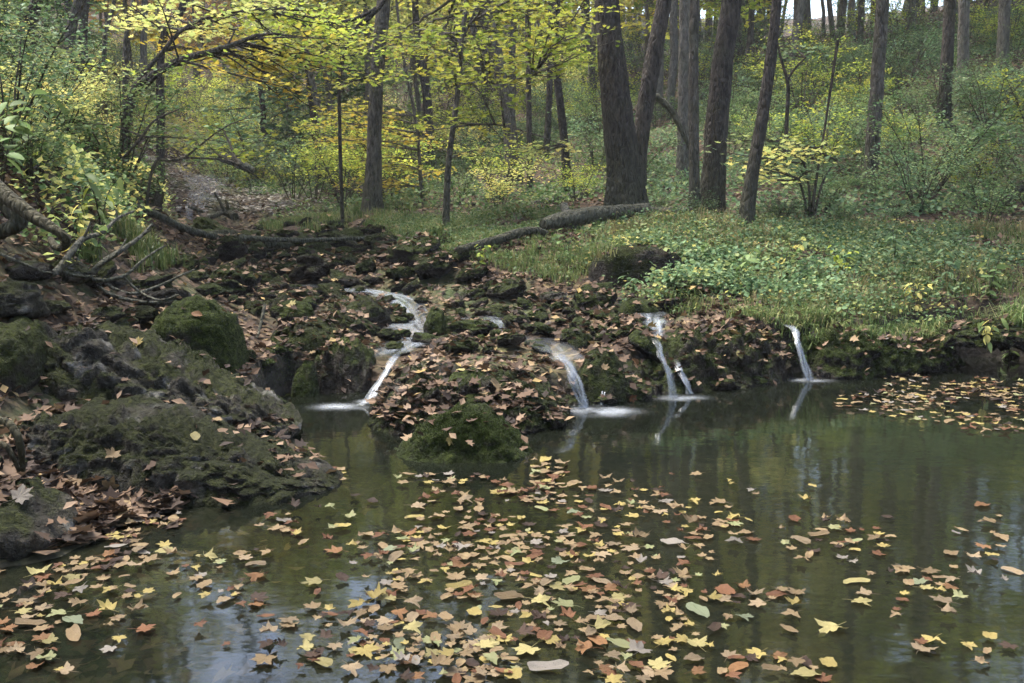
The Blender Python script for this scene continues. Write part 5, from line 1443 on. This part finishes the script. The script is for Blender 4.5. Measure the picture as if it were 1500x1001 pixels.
shapes = [('maple', maple_xy(), .08), ('maple', maple_xy(), .2), ('maple', maple_xy(), .14), ('maple', maple_xy(), .5), ('oval', oval_xy(), .2), ('beech', beech_xy(), .22), ('maple', maple_xy(), .7)]
for col, mats in LEAFCOL.items():
    for mi, (a, b) in enumerate(mats):
        mt = flat_leaf_mat(col.replace(' ', '_') + '_leaf', a, b)
        for si, (kind, xy, curl) in enumerate(shapes):
            LP.setdefault((col, si), []).append(leaf_proto(xy, curl, 40 + si * 7 + mi).data('fallen_leaf', mt))

# ---- on the water
blobs = [(680,702,110,10,16),(720,735,210,34,60),(865,735,120,36,48),(1000,770,150,38,46),(590,790,120,55,46),(720,830,190,55,84),(900,830,170,45,52),(560,885,110,65,44),(800,915,230,62,92),
         (1050,895,130,55,22),(650,965,180,40,46),(950,975,200,32,30),(130,805,130,50,34),(330,845,100,55,22),(420,765,70,40,13),(240,875,110,55,18),(90,935,90,60,24),(420,930,90,60,14),
         (1225,800,85,34,28),(1330,870,90,46,24),(1445,815,60,50,15),(1400,960,100,34,9),(1180,985,60,18,8),(470,700,40,16,9),(330,727,120,6,16),(210,765,60,12,14),
         (1390,592,125,28,150),(1290,592,70,16,40),(1450,570,55,20,36),(1460,625,55,14,26),(1340,562,60,8,22),(1010,722,300,25,8),(1250,760,240,60,10),(800,690,50,14,14)]
cand = []
blobs += [(50,880,90,90,34),(120,800,90,40,26),(830,900,240,60,70),(720,800,170,40,40),(650,960,200,40,40)]
for (cx, cy, rx, ry, n) in blobs:
    k = 0
    for _ in range(n * 25):
        if k >= n: break
        a, u = random.uniform(0, 6.28), random.random() ** .6
        px, py = cx + rx * u * math.cos(a), cy + ry * u * math.sin(a)
        if fbm(np.array([[px / 45, py / 22, 3.0]]), 2, 8)[0] < random.uniform(-.55, .25): continue
        if py > 1060 or px < -60 or px > 1560: continue
        w = W(px, py)
        s = random.choice((.026, .033, .04, .045, .05, .056, .066))
        raft = px > 1180 and py < 660
        if any((w.x - q[0]) ** 2 + (w.y - q[1]) ** 2 < ((.7 if raft else .8) * (s + q[2])) ** 2 * random.uniform(.05, .8) for q in cand): continue
        h, _nn = drop(w.x, w.y, 3.0)
        if h.z > -.012: continue
        cand.append((w.x, w.y, s, px, py)); k += 1
cand.sort(key=lambda q: -q[2] / q[1])

def zone(px, py):
    if px > 1180 and py < 670: return 'in the leaf raft under the undercut bank', 'leaves in the raft under the undercut bank'
    if px < 330: return 'in the shallows by the left shore', 'leaves in the shallows by the left shore'
    if px < 500: return 'on the sky reflection left of the drift', 'leaves on the bright sky reflection'
    if py < 765: return 'floating just in front of the mossy hummock', 'leaves in the drift before the hummock'
    if px > 1130: return 'on the dark right side of the pool', 'leaves on the dark right side of the pool'
    if py > 890: return 'at the near end of the main drift', 'leaves at the near end of the drift'
    return 'in the thick of the main drift', 'leaves in the thick of the drift'

names, wts = list(WEI), list(WEI.values())
rest = {c: Geo() for c in WEI}
NIND = 262
def lay(col, si, loc, s, rz, tilt, label=None, group=None, name='floating_leaf'):
    o = link(name, random.choice(LP[(col, si)]), None, loc)
    o.rotation_euler = (tilt[0], tilt[1], rz); o.scale = (s, s, s)
    tag(o, label, 'leaf', group)
    return o
special = [(1222,922,'yellow',3,.085,'large bright yellow leaf curled upwards alone near the right front of the pool'),(1022,897,'pale green',4,.085,'long oval green leaf in the right half of the drift'),
           (832,890,'pale green',0,.07,'bluish pale green lobed leaf in the middle of the drift'),(803,982,'pale grey',4,.08,'slender silvery leaf at the very front of the pool'),
           (985,798,'pale grey',5,.08,'large pale grey oval leaf in the upper right of the drift'),(745,878,'tan',5,.08,'broad cream oval leaf lying flat in the drift'),
           (378,615+230,'orange brown',3,.07,'rust brown curled leaf standing up on the sky reflection'),(775,955,'yellow',0,.075,'large yellow maple leaf at the front middle of the pool'),
           (1090,862,'orange brown',3,.05,'small red-brown leaf standing upright right of the drift')]
spos = []
for a, b, c, si, s, lb in special:
    w = W(a, b); lay(c, si, (w.x, w.y, .012), s, random.uniform(0, 6.28), (.08, .05), lb); spos.append((w.x, w.y, s))
cand = [q for q in cand if all((q[0] - a) ** 2 + (q[1] - b) ** 2 > (.9 * (s + q[2])) ** 2 for a, b, s in spos)]
cnt = 0
for i, (x, y, s, px, py) in enumerate(cand):
    col = random.choices(names, wts)[0]
    si = random.choices(range(7), (2, 2.6, 2.4, 2.6, 1.5, 1.8, 1.8))[0]
    z = .007 + random.random() * .012 + (.012 if si in (3, 6) else 0)
    tl = (random.gauss(0, .06), random.gauss(0, .06))
    if cnt < NIND and (-20 < px < 1520) and (py < 1010):
        wz, gz = zone(px, py)
        kind = ['maple leaf', 'maple leaf', 'maple leaf', 'curled leaf', 'oval leaf', 'rounded leaf', 'crumpled leaf'][si]
        lay(col, si, (x, y, z), s, random.uniform(0, 6.28), tl, f'{col} {kind} {wz}', gz); cnt += 1
    else:
        me = random.choice(LP[(col, si)])
        n = len(me.vertices); V = np.empty(n * 3, np.float32); me.vertices.foreach_get('co', V); V = V.reshape(-1, 3).astype(float)
        R = np.array(Matrix.Rotation(random.uniform(0, 6.28), 3, 'Z') @ Matrix.Rotation(tl[0], 3, 'X'))
        V = (V * s) @ R.T + np.array([x, y, z])
        f3 = [p.vertices[:] for p in me.polygons if len(p.vertices) == 3]; f4 = [p.vertices[:] for p in me.polygons if len(p.vertices) == 4]
        g = rest[col]; b0 = g.n
        g.V.append(V); g.n += n
        for ff in (f4, f3): g.F.append(np.array(ff) + b0); g.T.append(np.full(len(ff), random.random(), np.float32))
for col, g in rest.items():
    if g.V:
        me = g.data('floating_leaves', LP[(col, 0)][0].materials[0])
        tag(link('floating_leaves', me), f'the smaller {col} leaves floating farther off on the pool', 'leaves', None, 'stuff')

# ---- single leaves that stand out on the stones
for a, b, c, si, s, lb in [(588,575,'pale grey',5,.085,'large pale pinkish leaf leaning on the front of the leafy mound'),(724,564,'tan',5,.07,'cream rounded leaf on the top of the leafy mound'),(657,643,'yellow',0,.055,'single yellow leaf on the face of the mossy hummock'),
        (600,612,'yellow',0,.05,'bright orange-yellow leaf at the left foot of the leafy mound'),(318,618,'tan',5,.05,'upright tan leaf on the tip of the low mossy boulder'),(165,670,'tan',3,.06,'pale curled leaf on the face of the low mossy boulder'),
        (286,642,'yellow',5,.05,'yellow leaf on top of the low mossy boulder'),(202,505,'yellow',0,.07,'yellow leaf lying on the ridge of the lichen slab'),(426,588,'yellow',2,.05,'yellow leaf at the right tip of the lichen slab'),
        (428,448,'yellow',0,.07,'yellow leaf among brown ones left of the brook'),(288,462,'orange brown',5,.05,'small orange leaf on the rounded mossy boulder'),(572,466,'yellow',0,.06,'yellow leaf beside the white brook'),
        (733,515,'yellow',2,.08,'orange-yellow curled leaf in the litter above the leafy mound'),(745,533,'yellow',0,.06,'yellow leaf a little right of the orange-yellow curled one'),(675,545,'yellow',5,.05,'yellow leaf on the dark mossy lump of the mound'),
        (928,530,'orange brown',1,.08,'rust orange leaf beside the mossy knob'),(925,582,'orange brown',1,.05,'red-brown leaf low on the dam right of the faint dribble'),(933,558,'tan',1,.055,'pale leaf stuck to the dam right of the mossy knob'),
        (885,540,'tan',0,.05,'pale leaf on the ledge above the faint dribble'),(1083,520,'yellow',5,.05,'yellow leaf on the lumpy tufa ledge'),(1300,497,'pale grey',1,.06,'pale leaf on the green overhanging ledge'),(1255,480,'tan',0,.06,'tan leaf near the top of the green overhanging ledge'),
        (760,450,'pale green',0,.08,'pale leaf lying on the stones behind the middle falls'),(960,450,'yellow',0,.05,'small yellow leaf by the dark side pool'),(805,475,'tan',0,.07,'cream leaf among wet litter behind the middle falls'),(160,832-120,'tan',3,.08,'tan curled leaf on the leafy left shore'),
        (60,700,'yellow',0,.08,'yellow leaf on the heap of brown leaves at the left shore'),(85,715,'tan',1,.085,'tan leaf on the heap of brown leaves at the left shore'),(30,730,'pale grey',2,.08,'pale leaf lying near the small grey rock')]:
    h, nrm = look(a, b)
    if h is None: continue
    q = (nrm + Vector((0, -.15, .3))).normalized().to_track_quat('Z', 'Y').to_euler()
    o = lay(c, si, tuple(h + nrm * .015), s, 0, (0, 0), lb, None, 'fallen_leaf')
    o.rotation_euler = (q.to_matrix() @ Matrix.Rotation(random.uniform(0, 6.28), 3, 'Z')).to_euler()

# ---- the litter itself
def litter(name, n, px0, px1, Y0, Y1, size, mat, label, accept, lobed, z_off=.012, flat=2.2, power=1.5, on_soil=False):
    pos, m = [], int(n * 1.25)
    while len(pos) < n and m > 0:
        Y = RNG.uniform(Y0 ** power, Y1 ** power, m) ** (1 / power); px = RNG.uniform(px0, px1, m)
        x = (px - 750) / FPX * Y
        rnd = RNG.random(m)
        k = fbm(np.stack([x * 1.1, Y * 1.1, 0 * x], -1), 3, 77)
        if accept is near_ok:
            brd = np.minimum.reduce([path_d(x, Y, br) for br in BRW]); base = H(x, Y)
        else: brd = np.zeros(m); base = H(x, Y)
        for i in range(m):
            h, nn = drop(x[i], Y[i])
            if h is None: continue
            if accept is near_ok:
                if not accept(h, nn, px[i], k[i], brd[i], base[i], rnd[i]): continue
            elif not accept(h, nn, px[i]) or (on_soil and h.z > base[i] + .03): continue
            pos.append((h.x + nn.x * z_off, h.y + nn.y * z_off, h.z + nn.z * z_off + random.random() * .02))
        n -= m * .12; m = int((n - len(pos)) * 1.3)
    g = Geo()
    pos = np.array(pos); m = len(pos)
    leaf_faces(g, pos, RNG.uniform(size[0], size[1], m), np.clip(RNG.beta(1.6, 1.9, m), 0, 1), flat, RNG, None, .34, 0, lobed)
    o = g.build(name, M[mat], None, False); tag(o, label, 'leaves', None, 'stuff')
    return o

def near_ok(h, nn, px, k, brd, base, rnd):
    if h.z < .02 or nn.z < .35: return False
    dens = .5
    if nn.z < .55: dens *= .4
    if px < 480 and h.y < 8.6 and h.z > base + .1: dens *= .06        # the big slabs are nearly bare
    if 560 < px < 800 and h.y < 7.0: dens *= .12
    if px > 900 and h.y > 10.2: dens *= .6
    if brd < .15 and h.y < 12.6: return False
    return rnd < dens * (.75 + .9 * k)
litter('leaf_litter', 7500, -150, 1650, 4.2, 15.5, (.06, .11), 'litter', 'brown and tan fallen maple leaves over stones and soil', near_ok, True, power=1.2, flat=2.4)
litter('leaf_litter', 19000, -150, 1650, 4.2, 15.5, (.05, .10), 'litter', 'smaller crumpled brown leaves and scraps between the stones', near_ok, False, power=1.2, flat=1.4)
litter('leaf_litter', 430, 535, 835, 6.9, 8.9, (.06, .11), 'litter', 'brown leaves heaped on the tufa mound between the left falls', lambda h, nn, px: h.z > .06 and nn.z > .28 and fbm(np.array([[h.x * 2.2, h.y * 2.2, 1.0]]), 2, 5)[0] > .0, True, flat=2.2, power=1)
litter('leaf_litter', 500, 850, 1400, 8.0, 10.6, (.06, .1), 'litter', 'brown leaves caught on the ledges of the dam', lambda h, nn, px: h.z > .2 and nn.z > .5, True, flat=1.0, power=1)
litter('leaf_litter', 1600, -150, 330, 3.6, 7.0, (.09, .14), 'litter', 'drift of large brown leaves heaped on the left shore', lambda h, nn, px: .012 < h.z < .35 and nn.z > .5, True, flat=2.0, power=1, on_soil=True)
litter('leaf_litter', 30000, -350, 1900, 13, 60, (.10, .17), 'litter', 'dry leaves covering the slopes of the wood', lambda h, nn, px: nn.z > .3 and h.z > .1, False, power=1.3)
litter('leaf_litter', 5500, 215, 480, 26.5, 62, (.12, .2), 'drylitter', 'pale dry leaves and stones on the far bed of the valley', lambda h, nn, px: path_d(np.array([h.x]), np.array([h.y]), [(P(a, b, Y).x, Y) for a, b, Y, w in BROOKS[3]])[0] > .9, False, power=1.2, flat=3)
litter('leaf_litter', 4200, 218, 440, 26.3, 40, (.07, .15), 'drylitter', 'grey-tan leaves and flat stones on the stream bed above the distant falls', lambda h, nn, px: True, False, power=1.2, flat=4)
litter('sunken_leaves', 420, -100, 520, 3.3, 6.6, (.08, .13), 'litter', 'sodden leaves lying on the bottom of the shallows', lambda h, nn, px: -.3 < h.z < -.02, True, .008, 4, 1)

# ================================================================== GRASS, HERBS, MOSS
def grass(name, n, corners, hgt, label, mat='grass', blades=12, wid=.006, arch=.5, dens=None):
    poly = np.array([[P(*c).x, P(*c).y] for c in corners]); lo, hi = poly.min(0), poly.max(0)
    g = Geo(); B, D, Hh, Tt = [], [], [], []
    c = 0
    xy = RNG.uniform(lo, hi, (n * 6, 2))
    ok = poly_sd(xy[:, 0], xy[:, 1], poly) < 0
    ok &= poly_sd(xy[:, 0], xy[:, 1], POOL) > .05
    kn = fbm(np.concatenate([xy * 1.3, 0 * xy[:, :1]], 1), 3, 91)
    ok &= kn > RNG.uniform(-.25, .45, len(xy))
    for x, y in xy[ok][:n]:
        h, nn = drop(x, y)
        if h is None or h.z < .03: continue
        t = random.random(); hs = hgt * random.uniform(.5, 1.2)
        for b in range(blades):
            B.append((h.x + random.gauss(0, .05), h.y + random.gauss(0, .05), h.z - .01)); a = random.uniform(0, 6.28); D.append((math.cos(a), math.sin(a), 0)); Hh.append(hs * random.uniform(.5, 1.1)); Tt.append(min(1, max(0, t + random.gauss(0, .15))))
    B, D, Hh, Tt = map(np.array, (B, D, Hh, Tt)); m = len(B)
    S = np.stack([-D[:, 1], D[:, 0], 0 * D[:, 0]], -1) * wid * RNG.uniform(.6, 1.4, (m, 1))
    up = np.array([0, 0, 1.0])
    lean = RNG.uniform(.1, 1, (m, 1)) * arch
    p1 = B + up * Hh[:, None] * .6 + D * Hh[:, None] * lean * .35
    p2 = B + up * Hh[:, None] * (1 - lean * .5) + D * Hh[:, None] * lean * 1.1
    V = np.stack([B - S, B + S, p1 + S * .8, p1 - S * .8, p2], 1).reshape(-1, 3)
    i = np.arange(m)[:, None] * 5
    g.add(V, i + np.array([[0, 1, 2, 3]]), Tt); g.F.append(i + np.array([[3, 2, 4]])); g.T.append(Tt.astype(np.float32))
    o = g.build(name, M[mat], None, False); tag(o, label, 'grass', None, 'stuff')

def herbs(name, n, corners, leaf, label, mat, per=9, rad=.1, hgt=.1, cut=(-.4, .4)):
    poly = np.array([[P(*c).x, P(*c).y] for c in corners]); lo, hi = poly.min(0), poly.max(0)
    xy = RNG.uniform(lo, hi, (n * 6, 2))
    ok = poly_sd(xy[:, 0], xy[:, 1], poly) < 0
    ok &= poly_sd(xy[:, 0], xy[:, 1], POOL) > .1
    kn = fbm(np.concatenate([xy * .9, 0 * xy[:, :1] + 5], 1), 3, 33)
    ok &= kn > RNG.uniform(cut[0], cut[1], len(xy))
    ps, ts, ss = [], [], []
    for x, y in xy[ok][:n]:
        h, nn = drop(x, y)
        if h is None or h.z < .03: continue
        t = random.random()
        hh = hgt * random.uniform(.5, 1.6)
        for k in range(per):
            ps.append((h.x + random.gauss(0, rad), h.y + random.gauss(0, rad), h.z + hh * random.random() + .01)); ts.append(min(1, max(0, t + random.gauss(0, .2)))); ss.append(leaf * random.uniform(.6, 1.3))
    g = Geo(); leaf_faces(g, np.array(ps), np.array(ss), np.array(ts), 1.0, RNG, None, .4)
    o = g.build(name, M[mat], None, False); tag(o, label, 'ground cover', None, 'stuff')

bank = [(880,440,10.8),(1000,470,10.0),(1120,470,10.1),(1250,470,10.2),(1400,480,10.2),(1650,480,10.0),(1700,330,15),(1180,335,15),(900,340,14.5),(850,380,12.3)]
flat = [(545,350,17),(640,400,13),(840,425,11.6),(880,390,12.2),(900,330,15),(760,315,18),(560,318,20)]
grass('grass', 2200, flat, .16, 'long pale green grass on the flat around the fallen log', blades=10, arch=.9, wid=.005)
grass('grass', 2600, bank, .17, 'yellowing grass tufts on the right bank', blades=9, arch=1.0, wid=.005)
grass('grass', 650, [(1040,480,9.8),(1160,470,10.2),(1300,470,10.2),(1650,470,10.3),(1650,500,9.7),(1400,490,9.9),(1200,490,9.7)], .14, 'grass fringe along the lip of the dam on the right', blades=11, arch=1.3)
grass('grass', 900, [(110,400,8.2),(160,330,10),(260,350,11.5),(230,400,9.8)], .2, 'thin bright grass on the left bank behind the dead branches', blades=9)
grass('grass', 1200, [(400,330,19),(560,345,17.5),(620,318,21),(480,310,26),(380,315,26)], .22, 'grass at the edge of the flat before the lone grey trunk', blades=8)
herbs('ground_cover', 1900, bank, .05, 'low bluish green leafy ground cover on the right bank', 'blueg', 8, .09, .13, (.0, .5))
herbs('ground_cover', 500, bank, .05, 'low yellow-green herbs scattered over the right bank', 'pale', 7, .1, .1, (-.2, .5))
herbs('ground_cover', 420, [(960,440,10.6),(1250,440,10.6),(1250,380,12.4),(1000,390,12)], .065, 'patch of broad bluish leaves in the middle of the right bank', 'blueg', 9, .1, .14, (-.3, .4))
grass('grass', 330, [(1500,470,10.2), (1370,474,10.0), (1370,490,9.75), (1560,510,9.45), (1700,520,9.4), (1700,480,10)], .34, 'long grass drooping over the undercut bank', 'grass', 14, .005, 1.7)
grass('grass', 300, bank, .3, 'tall dry grass stalks standing out of the right bank', 'drygrass', 14, .004, 1.1)
herbs('ground_cover', 2200, bank, .045, 'low fresh green herbs on the right bank', 'green', 9, .11, .14, (-.2, .5))
herbs('ground_cover', 1300, flat, .045, 'low green herbs among the grass of the flat', 'green', 8)
herbs('ground_cover', 5200, [(960,335,15.5),(1750,330,15.5),(1900,120,36),(1050,130,38),(900,250,26)], .085, 'green undergrowth between the shrubs of the right slope', 'blueg', 10, .22, .3, (-.5, .35))
herbs('ground_cover', 3600, [(360,300,26.5),(560,315,21),(950,300,18),(950,180,45),(380,200,50)], .09, 'green undergrowth in the middle wood', 'green', 10, .24, .3, (-.3, .5))
herbs('ground_cover', 2600, [(-200,330,7.0),(60,320,7.5),(140,350,9),(215,310,14.5),(240,240,20),(-200,100,20)], .06, 'leafy tangle covering the steep left bank', 'green', 11, .12, .2, (-.6, .2))
herbs('ground_cover', 900, [(-200,330,7.0),(60,310,7.5),(140,330,9),(215,300,14.5),(240,240,20),(-200,100,20)], .07, 'yellowing leaves in the tangle of the left bank', 'pale', 9, .12, .22, (-.6, .3))
herbs('ground_cover', 1500, [(200,262,34),(420,262,34),(560,215,55),(150,200,60)], .12, 'pale undergrowth in the far valley', 'pale', 10, .3, .3, (-.3, .4))

def moss_fuzz(n, areas, label, L=.016):
    B, N_ = [], []
    for (cx, cy, rx, ry, wgt) in areas:
        for _ in range(int(n * wgt)):
            h, nn = look(cx + random.gauss(0, rx * .5), cy + random.gauss(0, ry * .5))
            if h is None or nn.z < .1 or h.z < .04: continue
            B.append(list(h - nn * .003)); N_.append(list(nn))
    B, N_ = np.array(B), np.array(N_); m = len(B)
    d = N_ + RNG.normal(size=(m, 3)) * .55 + [0, 0, .2]; d /= np.linalg.norm(d, axis=1)[:, None]
    s = np.cross(d, RNG.normal(size=(m, 3))); s /= np.linalg.norm(s, axis=1)[:, None]
    l = L * RNG.uniform(.5, 1.5, (m, 1))
    V = np.stack([B - s * .0035, B + s * .0035, B + d * l], 1).reshape(-1, 3); i = np.arange(m)[:, None] * 3
    g = Geo().add(V, i + np.array([[0, 1, 2]]), RNG.random(m))
    o = g.build('moss', M['mossblade'], None, False); tag(o, label, 'moss', None, 'stuff')
moss_fuzz(18000, [(690,630,110,40,1)], 'shaggy moss on the hummock in the pool', .013)
moss_fuzz(18000, [(1280,510,120,40,.6),(1180,500,60,30,.2),(1060,530,90,40,.3)], 'shaggy moss on the right ledges of the dam')
moss_fuzz(15000, [(300,490,60,50,.3),(930,395,70,30,.3),(1005,430,35,15,.15),(450,530,80,50,.25)], 'moss cushions on the boulders')

# ================================================================== AIR
hz = bpy.data.meshes.new('haze')
bx = [(x, y, z) for x in (-120, 120) for y in (-60, 150) for z in (-3, 75)]
hz.from_pydata(bx, [], [(0, 1, 3, 2), (4, 6, 7, 5), (0, 4, 5, 1), (2, 3, 7, 6), (0, 2, 6, 4), (1, 5, 7, 3)])
mh = bpy.data.materials.new('haze'); mh.use_nodes = True; mh.node_tree.nodes.clear()
pv = mh.node_tree.nodes.new('ShaderNodeVolumePrincipled'); pv.inputs['Color'].default_value = (.93, .95, 1, 1); pv.inputs['Density'].default_value = HAZE
oh = mh.node_tree.nodes.new('ShaderNodeOutputMaterial'); mh.node_tree.links.new(pv.outputs[0], oh.inputs['Volume'])
hz.materials.append(mh)
tag(link('haze', hz), 'thin pale haze in the air of the wood', 'haze', None, 'stuff')
